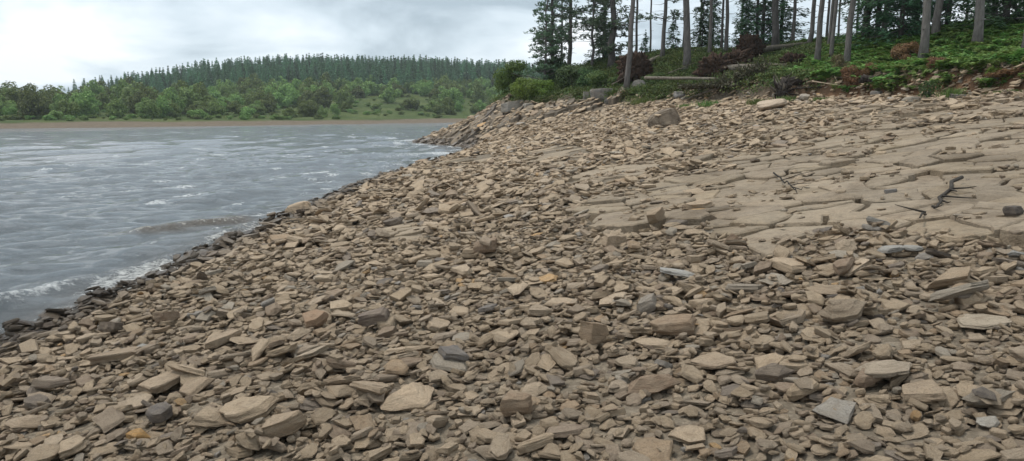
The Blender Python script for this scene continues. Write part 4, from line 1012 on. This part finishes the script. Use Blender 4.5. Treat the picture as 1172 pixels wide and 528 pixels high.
shrub(748, 50, 44, 17, M_HEATH, 407, 'low dark heath bush below the pale thin log', 4200, .06)
shrub(1040, 35, 46, 30, M_DEADBR, 408, 'rust-brown dead bracken heap beside the stout grey trunk', 4600, .06, 'bracken_heap', 0, 'dead bracken')
shrub(976, 32.6, 32, 25, M_DEADBR, 411, 'rust-brown dead brush with pale sticks at the bank foot', 4200, .06, 'brush_heap', -.1, 'dead brush')
shrub(961, 34.6, 22, 28, M_TANBR, 412, 'olive-brown dry bush behind the rust-brown dead brush', 3200, .07, 'dry_bush', 0, 'dead brush')
shrub(996, 32, 20, 20, M_DEADBR, 413, 'small rust-brown brush against the dark log end', 2600, .07, 'brush_heap', -.1, 'dead brush')
shrub(1150, 26.0, 46, 13, M_DEADBR, 415, 'low rust-brown dead bracken spilling over the bank at the right', 3600, .06, 'bracken_heap', -.05, 'dead bracken')
shrub(1072, 29.2, 24, 16, M_DEADBR, 414, 'rust-brown brush hanging over the eroded bank', 2600, .07, 'brush_heap', .1, 'dead brush')
for k, (px, py, w, h, mt, lb) in enumerate([(812, 123, 26, 9, M_GRASS, 'green grass clump at the bank foot below the wide root plate'), (786, 124, 14, 6, M_GRASS, 'small grass clump left of the bank-foot grass below the root plate'),
     (868, 121, 22, 10, M_GRASS, 'grass clump below the grey-green fallen conifer'), (735, 121, 30, 11, M_GRASS, 'grass clump under the leaning bare pine trunk'), (900, 118, 22, 9, M_GRASS, 'grass clump in front of the dark root stump'),
     (1062, 113, 24, 20, M_DKBUSH, 'young leafy willow sapling on the stones below the eroded bank'), (1090, 113, 20, 13, M_GRASS, 'yellowish grass tuft right of the young willow'), (1140, 112, 16, 7, M_GRASS, 'low grass tuft below the orange soil bank'), (1158, 111, 16, 8, M_GRASS, 'grass tuft nearest the right edge below the soil bank'), (940, 117, 18, 6, M_GRASS, 'thin grass clump under the rust-brown brush')]):
    p = hit(px, py); r = np.random.default_rng(500 + k); sc = mpp(p); n = 260 if h < 15 else 420
    base = np.stack([r.normal(0, w * sc * .27, n), r.normal(0, w * sc * .2, n), np.zeros(n)], 1)
    if h < 15: U = np.stack([r.normal(0, .35, n), r.normal(0, .35, n), np.ones(n)], 1) * (h * sc * r.uniform(.25, .55, (n, 1))); C = base + U * .9; Wd = np.cross(U, rdir(r, n)); Wd = Wd / (np.linalg.norm(Wd, axis=1, keepdims=True) + 1e-9) * .014
    else: C = base * .8 + np.stack([np.zeros(n), np.zeros(n), r.uniform(.05, 1, n) * h * sc], 1); U = rdir(r, n) * .06; Wd = np.cross(U, rdir(r, n)); Wd = Wd / (np.linalg.norm(Wd, axis=1, keepdims=True) + 1e-9) * .025
    V, Q = quads(C, U, Wd); nm = 'grass_tuft' if h < 15 else 'willow_sapling'; t = empty(nm, (p[0], p[1], float(terrain(p[0], p[1]))))
    obj('foliage', mesh_np('foliage', V, [Q]), mt, t)
    st = [tube([(b[0] * .4, b[1] * .4, -.05), (b[0] * .7, b[1] * .7, h * sc * (.3 if h < 15 else .85))], [.008, .003], 4) for b in base[:9]]
    obj('stem', mesh_np('stem', *merge(st)), M_TWIG if h > 15 else mt, t); put(t, lb, 'grass' if h < 15 else 'sapling', 'tufts at the bank foot')

# bracken and heath covering the bank: uncountable
def clump(seed, n, leaf, mtl, asp=.35, hgt=.5, frond=True):
    r = np.random.default_rng(seed); C, U, W = [], [], []
    for f in range(7 if frond else 1):
        a = r.uniform(0, 6.28); L = r.uniform(.35, .6); k = n // (7 if frond else 1)
        t = r.random(k)
        if frond:
            c = np.stack([np.cos(a) * L * t, np.sin(a) * L * t, hgt * (1.6 * t - 1.05 * t * t)], 1); sd_ = np.where(r.random(k) < .5, -1, 1) * (1.05 - t) * .13
            c = c + np.stack([-np.sin(a) * sd_, np.cos(a) * sd_, r.normal(0, .02, k)], 1); u = np.stack([-np.sin(a) * np.sign(sd_) + .5 * np.cos(a), np.cos(a) * np.sign(sd_) + .5 * np.sin(a), r.normal(-.1, .25, k)], 1)
        else:
            c = np.stack([r.normal(0, .26, k), r.normal(0, .26, k), r.uniform(.02, 1, k) * hgt], 1); u = rdir(r, k)
        C.append(c); U.append(u / np.linalg.norm(u, axis=1, keepdims=True))
    C = np.concatenate(C); U = np.concatenate(U); W = np.cross(U, np.array([0, 0, 1.0]) + .6 * rdir(r, len(U))); W /= np.linalg.norm(W, axis=1, keepdims=True) + 1e-9
    s = leaf * r.uniform(.6, 1.3, (len(C), 1)); V, Q = quads(C, U * s, W * s * asp); me = mesh_np('clump', V, [Q]); me.materials.append(mtl); return me
FERN = [clump(600 + i, 210, .085, M_FERN) for i in range(4)]; HEATH = [clump(610 + i, 170, .055, M_HEATH, .5, .32, False) for i in range(4)]
N = 26000; x = rng.uniform(-4, 34, N); y = rng.uniform(14, 78, N); wd = inside(FOREST, x, y); dB = dist_poly(BANK, x, y)
k = wd & (dB < 22) & (x < .74 * y + 3); x, y, dB = x[k], y[k], dB[k]; pxx = CX + F_PX * x / y
fern = (fbm(x / 3.5, y / 3.5, s=44) + np.clip((pxx - 900) / 130, -1.1, .9) > .05) & (dB > .15)
for nm, msk, shp, s0, lab, cat in (('bracken', fern, FERN, 1.0, 'bright green bracken spreading over the bank among the trunks', 'bracken'), ('heath', ~fern & (dB > .25), HEATH, 1.0, 'dark low heath and bilberry covering the forest floor', 'heath')):
    xx, yy = x[msk], y[msk]; n_ = len(xx); s = s0 * rng.uniform(.65, 1.35, n_)
    scatter(nm, np.c_[xx, yy, terrain(xx, yy) - .03], np.c_[rng.normal(0, .12, (n_, 2)), rng.uniform(0, 6.28, n_)], np.c_[s, s, s], shp, {}, label=lab, cat=cat, kind='stuff')

# ------------------------------------------------------------------ uprooted trees, logs, stump
def lumpy(name, seed, rx, ry, rz, amp, mtl, parent, loc=(0, 0, 0), sub=5):
    bm = bmesh.new(); bmesh.ops.create_icosphere(bm, subdivisions=sub, radius=1); V = np.array([v.co for v in bm.verts])
    d = fbm(V[:, 0] * 1.7 + seed, V[:, 1] * 1.7, V[:, 2] * 1.7, s=seed, o=5) * .8 + .5 * (np.abs(fbm(V[:, 0] * 4 + seed, V[:, 1] * 4, V[:, 2] * 4, s=seed + 3, o=3)) * 2 - .6)
    V = V * (1 + amp * d)[:, None] * np.array([rx, ry, rz])
    for v, c in zip(bm.verts, V): v.co = c
    me = bpy.data.meshes.new(name); bm.to_mesh(me); bm.free(); smooth(me); return obj(name, me, mtl, parent, loc)
def uprooted(px, Y_, w, h, log_px, log_y, rlog, seed, lab, mtl=M_ROOT, logm=M_LOG, lift=0.0):
    """root plate standing on edge; the trunk runs from its centre towards the pixel/depth given"""
    p = ground_at(px, Y_); s = mpp(p); wm, hm = w * s / 2, h * s / 2; t = empty('uprooted_tree', (p.x, p.y, p.z + lift)); r = np.random.default_rng(seed)
    lumpy('root_plate', seed, wm * 1.0, wm * .5, hm * 1.05, .85, mtl, t, (0, 0, hm * .85))
    for k in range(16):
        a = r.uniform(0, 6.28); l = r.uniform(.6, 1.25); b = np.array([math.cos(a) * wm * .35 * r.random(), r.uniform(-.5, .1) * wm, hm * .85 + math.sin(a) * hm * .5])
        e_ = np.array([math.cos(a) * wm * l, r.uniform(-.6, .3) * wm, hm * .85 + math.sin(a) * hm * l]); e_[2] = max(e_[2], .02); m_ = (b + e_) / 2 + r.normal(0, .09, 3); m2 = (m_ + e_) / 2 + r.normal(0, .09, 3)
        v, q, t3 = tube([b, m_, m2, e_], [.05 * r.uniform(.6, 1.3), .04, .025, .008], 6); obj('root', smooth(mesh_np('root', v, [q, t3])), mtl if k % 3 else M_DARKLOG, t)
    if log_px is not None:
        g = ground_at(log_px, log_y); e_ = np.array([g.x - p.x, g.y - p.y, g.z - p.z - lift + rlog]); b = np.array([0, 0, hm * .8]); tt = np.linspace(0, 1, 6)[:, None]
        pts = b + (e_ - b) * tt + r.normal(0, .03, (6, 3)); v, q, t3 = tube(pts, np.linspace(rlog, rlog * .7, 6), 10); obj('trunk', smooth(mesh_np('trunk', v, [q, t3])), logm, t)
    put(t, lab, 'uprooted tree', 'wind-thrown trees on the bank'); return t
uprooted(727, 52.5, 36, 34, 770, 60, .2, 71, 'dark reddish uprooted root plate behind the leaning bare trunk', lift=.35)
uprooted(818, 44, 42, 30, 900, 42.5, .24, 72, 'wide reddish uprooted root plate with a grey log lying to the right')
uprooted(842, 45.5, 34, 24, None, 0, .2, 75, 'dark earthy root mound joined behind the wide reddish root plate', M_ROOT)
uprooted(857, 48, 27, 33, 926, 50, .22, 73, 'upright root plate of reddish brown roots before the spruces', lift=.1)
uprooted(905, 43, 28, 19, None, 0, .2, 74, 'small dark root plate in the bracken left of the leaning trunks')
def log(name, p0, p1, r0, r1, mtl, lab, seed=1, stubs=5, parts=()):
    """p = (px, py, Y)"""
    a, b = at(*p0), at(*p1); r = np.random.default_rng(seed)
    t = empty(name, a); tt = np.linspace(0, 1, 9)[:, None]; pts = (b - a) * tt + r.normal(0, r0 * .18, (9, 3)); v, q, t3 = tube(pts, np.linspace(r0, r1, 9), 10)
    obj('trunk', smooth(mesh_np('trunk', v, [q, t3])), mtl, t)
    for k in range(stubs):
        f = r.uniform(.1, .95); c = (b - a) * f; d = rdir(r, 1)[0]; d[2] = abs(d[2]) * .8 + .1; L = r.uniform(.25, .8)
        v, q, t3 = tube([c, c + d * L * .6, c + d * L + r.normal(0, .05, 3)], [r0 * .3, r0 * .2, .006], 5); obj('branch', mesh_np('branch', v, [q, t3]), mtl, t)
    put(t, lab, 'log', 'fallen logs on the bank'); return t
log('fallen_log', (738, 89, 46.5), (884, 92, 40.0), .10, .075, M_LOG, 'long thin pale log lying level along the bank below the root plates', 81, 3)
log('fallen_log', (893, 94, 35.6), (962, 92, 36.0), .22, .17, M_DARKLOG, 'short dark log running right from the gnarled root stump', 82, 3)
log('fallen_log', (968, 81, 33.8), (1004, 78.5, 33.4), .13, .11, M_PALE, 'pale orange-brown log end above the rust-brown brush', 83, 1)
log('fallen_log', (930, 70, 42), (1000, 72, 41), .11, .09, M_LOG, 'grey log half sunk in bracken behind the leaning trunks', 84, 2)
log('fallen_branch', (929, 93, 32.2), (962, 98, 31.6), .03, .012, M_PALE, 'bare pale forked branch before the rust-brown brush', 85, 4)
log('fallen_branch', (765, 84, 46), (795, 72, 45.5), .03, .012, M_LOG, 'thin bare grey branch sticking up above the long thin log', 86, 4)
log('fallen_log', (984, 91, 31.6), (1003, 90, 31.3), .17, .15, M_DARKLOG, 'short black log end lying between the two rust-brown brushes', 87, 0)
log('fallen_log', (846, 81, 43.2), (884, 84, 41.5), .2, .16, M_LOG, 'thick grey log lying in front of the upright root plate', 88, 2)
log('fallen_branch', (700, 97, 50.5), (716, 88, 50), .035, .012, M_LOG, 'grey dead branch left of the leaning bare trunk', 89, 3)
log('fallen_branch', (775, 96, 44.5), (812, 101, 42.5), .04, .015, M_DARKLOG, 'dark dead branch on the ground below the long thin log', 90, 4)
log('fallen_branch', (912, 101, 35), (944, 100, 34.2), .05, .02, M_DARKLOG, 'tangle of dark twigs between the root stump and the rust-brown brush', 93, 7)
log('fallen_branch', (1140, 100, 26.4), (1168, 94, 26.2), .04, .015, M_DARKLOG, 'dark exposed root hanging on the eroded bank near the right edge', 94, 5)
def drift(px0, py0, px1, py1, r0, lab, seed, n):
    a, b = hit(px0, py0), hit(px1, py1); a = a + [0, 0, .11]; b = b + [0, 0, .07]; r = np.random.default_rng(seed); t = empty('driftwood_branch', a); tt = np.linspace(0, 1, 9)[:, None]
    pts = (b - a) * tt + np.r_[[[0, 0, 0]], r.normal(0, .035, (8, 3))]; v, q, t3 = tube(pts, np.linspace(r0, r0 * .35, 9), 8); obj('stem', smooth(mesh_np('stem', v, [q, t3])), M_TWIG, t)
    for k in range(n):
        f = r.uniform(.15, .9); c = (b - a) * f; d = (b - a) / np.linalg.norm(b - a) + r.normal(0, .8, 3); d[2] = abs(d[2]) * .15; d /= np.linalg.norm(d); L = r.uniform(.2, .55)
        v, q, t3 = tube([c, c + d * L * .6 + r.normal(0, .02, 3), c + d * L], [r0 * .55, r0 * .35, .004], 6); obj('branch', mesh_np('branch', v, [q, t3]), M_TWIG, t)
    put(t, lab, 'branch', 'dead branches on the bedrock')
drift(1100, 212, 1046, 264, .028, 'dark forked dead branch lying down the bedrock towards the rubble', 141, 6)
drift(885, 205, 915, 226, .016, 'thin dark twig on the bedrock right of the smooth sheet', 142, 4)
# gnarled stump
p = ground_at(893, 35.2); t = empty('root_stump', p); r = np.random.default_rng(91)
lumpy('stump', 92, .24, .22, .42, .7, M_DARKLOG, t, (0, 0, .42))
for k in range(30):
    a = r.uniform(0, 6.28); l = r.uniform(.5, 1.25); e_ = np.array([math.cos(a) * l * .8, math.sin(a) * l * .5, .5 + r.uniform(-.6, 1.0)]); e_[2] = max(e_[2], 0); m_ = e_ * .5 + [0, 0, .22] + r.normal(0, .1, 3)
    v, q, t3 = tube([(0, 0, .45), m_, e_], [.085, .05, .012], 6); obj('root', smooth(mesh_np('root', v, [q, t3])), M_DARKLOG if k % 4 else M_LOG, t)
put(t, 'dark gnarled root stump with twisting roots at the bank foot', 'stump')
# fallen conifer whose crown is dying
t = empty('fallen_conifer', ground_at(845, 40.5)); r = np.random.default_rng(95)
a0, a1 = np.array(ground_at(880, 39)) - np.array(t.location), np.array(ground_at(786, 42)) - np.array(t.location)
v, q, t3 = tube([a0 + [0, 0, .35], (a0 + a1) / 2 + [0, 0, .4], a1 + [0, 0, .3]], [.14, .1, .03], 8); obj('trunk', mesh_np('trunk', v, [q, t3]), M_LOG, t)
C, U = [], []
for k in range(95):
    f = r.random(); b = a0 + (a1 - a0) * f + [0, 0, .3]; d = np.array([r.normal(-.5, .5), r.normal(-.4, .6), r.normal(.25, .55)]); d /= np.linalg.norm(d); L = r.uniform(.45, 1.05) * (1 - .35 * f)
    tt = r.uniform(.1, 1, 60)[:, None]; c = b + d * L * tt + r.normal(0, .12, (60, 3)); c[:, 2] = np.maximum(c[:, 2], -.25 + .2 * r.random(60)); C.append(c); U.append(np.tile(d, (60, 1)) + r.normal(0, .5, (60, 3)))
    if k % 4 == 0: v, q, t3 = tube([b, b + d * L * .5 + r.normal(0, .04, 3), b + d * L], [.03, .02, .006], 5); obj('branch', mesh_np('branch', v, [q, t3]), M_LOG, t)
C = np.concatenate(C); U = np.concatenate(U); U /= np.linalg.norm(U, axis=1, keepdims=True); W = np.cross(U, rdir(r, len(U))); W /= np.linalg.norm(W, axis=1, keepdims=True)
V, Q = quads(C, U * r.uniform(.06, .13, (len(C), 1)), W * .035); obj('crown', mesh_np('crown', V, [Q]), M_GREYBR, t)
put(t, 'grey-green dying fallen conifer lying on the bank before the wide root plate', 'fallen tree')

# boulders on the bank edge
for k, (px, py, w, h, tint, lab) in enumerate([(588, 128, 26, 12, (.22, .205, .18), 'grey ledge boulder under the bright headland bush'), (692, 114, 30, 15, (.15, .145, .14), 'dark grey bank rock below the low dark bush'), (676, 116, 20, 13, (.17, .16, .15), 'grey bank rock left of the dark bank rock'),
     (733, 104, 22, 15, (.20, .19, .175), 'grey split rock right of the leaning trunk base'), (706, 117, 24, 8, (.14, .135, .13), 'low dark rock under the leaning trunk'), (783, 112, 22, 8, (.16, .155, .15), 'dark low rock below the long thin log'), (604, 127, 13, 9, (.24, .22, .19), 'small pale rock below the bright headland bush'),
     (949, 82, 11, 6, (.30, .27, .22), 'small pale stone on the bracken bank above the brush'), (1012, 110, 22, 7, (.16, .155, .15), 'grey slab at the bank foot right of the black log end'), (1048, 119, 20, 9, (.24, .215, .175), 'tilted tan slab below the young willow'), (1107, 94, 9, 5, (.24, .225, .20), 'pale stone in the top edge of the eroded bank'), (1138, 90, 9, 5, (.25, .24, .22), 'pale stone in the bank top near the right'), (1150, 92, 11, 6, (.12, .12, .125), 'dark stone in the bank top near the right edge'), (1102, 113, 16, 6, (.13, .125, .115), 'dark flat stone below the eroded bank')]):
    p = hit(px, py)
    if p is None: continue
    s = mpp(p); o = bpy.data.objects.new('bank_rock', HI[(k * 5 + 2) % len(HI)]); COL.objects.link(o); o.location = (p[0], p[1] + .3, float(terrain(p[0], p[1])) + h * s * .3); o.scale = (w * s * 1.1, w * s * .8, h * s * 1.15)
    o.rotation_euler = (random.uniform(-.15, .15), random.uniform(-.2, .1), random.uniform(-.5, .5)); o['tint'] = list(tint); o['wet'] = 0.0; put(o, lab, 'rock', 'rocks along the bank')
hz = bpy.data.materials.new('haze'); hz.use_nodes = True; hn = hz.node_tree; hn.nodes.clear()
ho = hn.nodes.new('ShaderNodeOutputMaterial'); hv_ = hn.nodes.new('ShaderNodeVolumePrincipled'); hn.links.new(hv_.outputs[0], ho.inputs['Volume'])
hv_.inputs['Color'].default_value = (.86, .93, 1.0, 1); hv_.inputs['Density'].default_value = .00028; hv_.inputs['Anisotropy'].default_value = .2
bm = bmesh.new(); bmesh.ops.create_cube(bm, size=1)
for v in bm.verts: v.co = (v.co.x * 1700, 300 + v.co.y * 1500, 24 + v.co.z * 58)
me = bpy.data.meshes.new('haze'); bm.to_mesh(me); bm.free(); put(obj('haze', me, hz), kind='stuff', label='thin pale haze over the water and hill', category='haze')
print('STONES', len(placed), 'slabs', nb_, 'far', len(con_pts), len(br_pts), len(rb_))
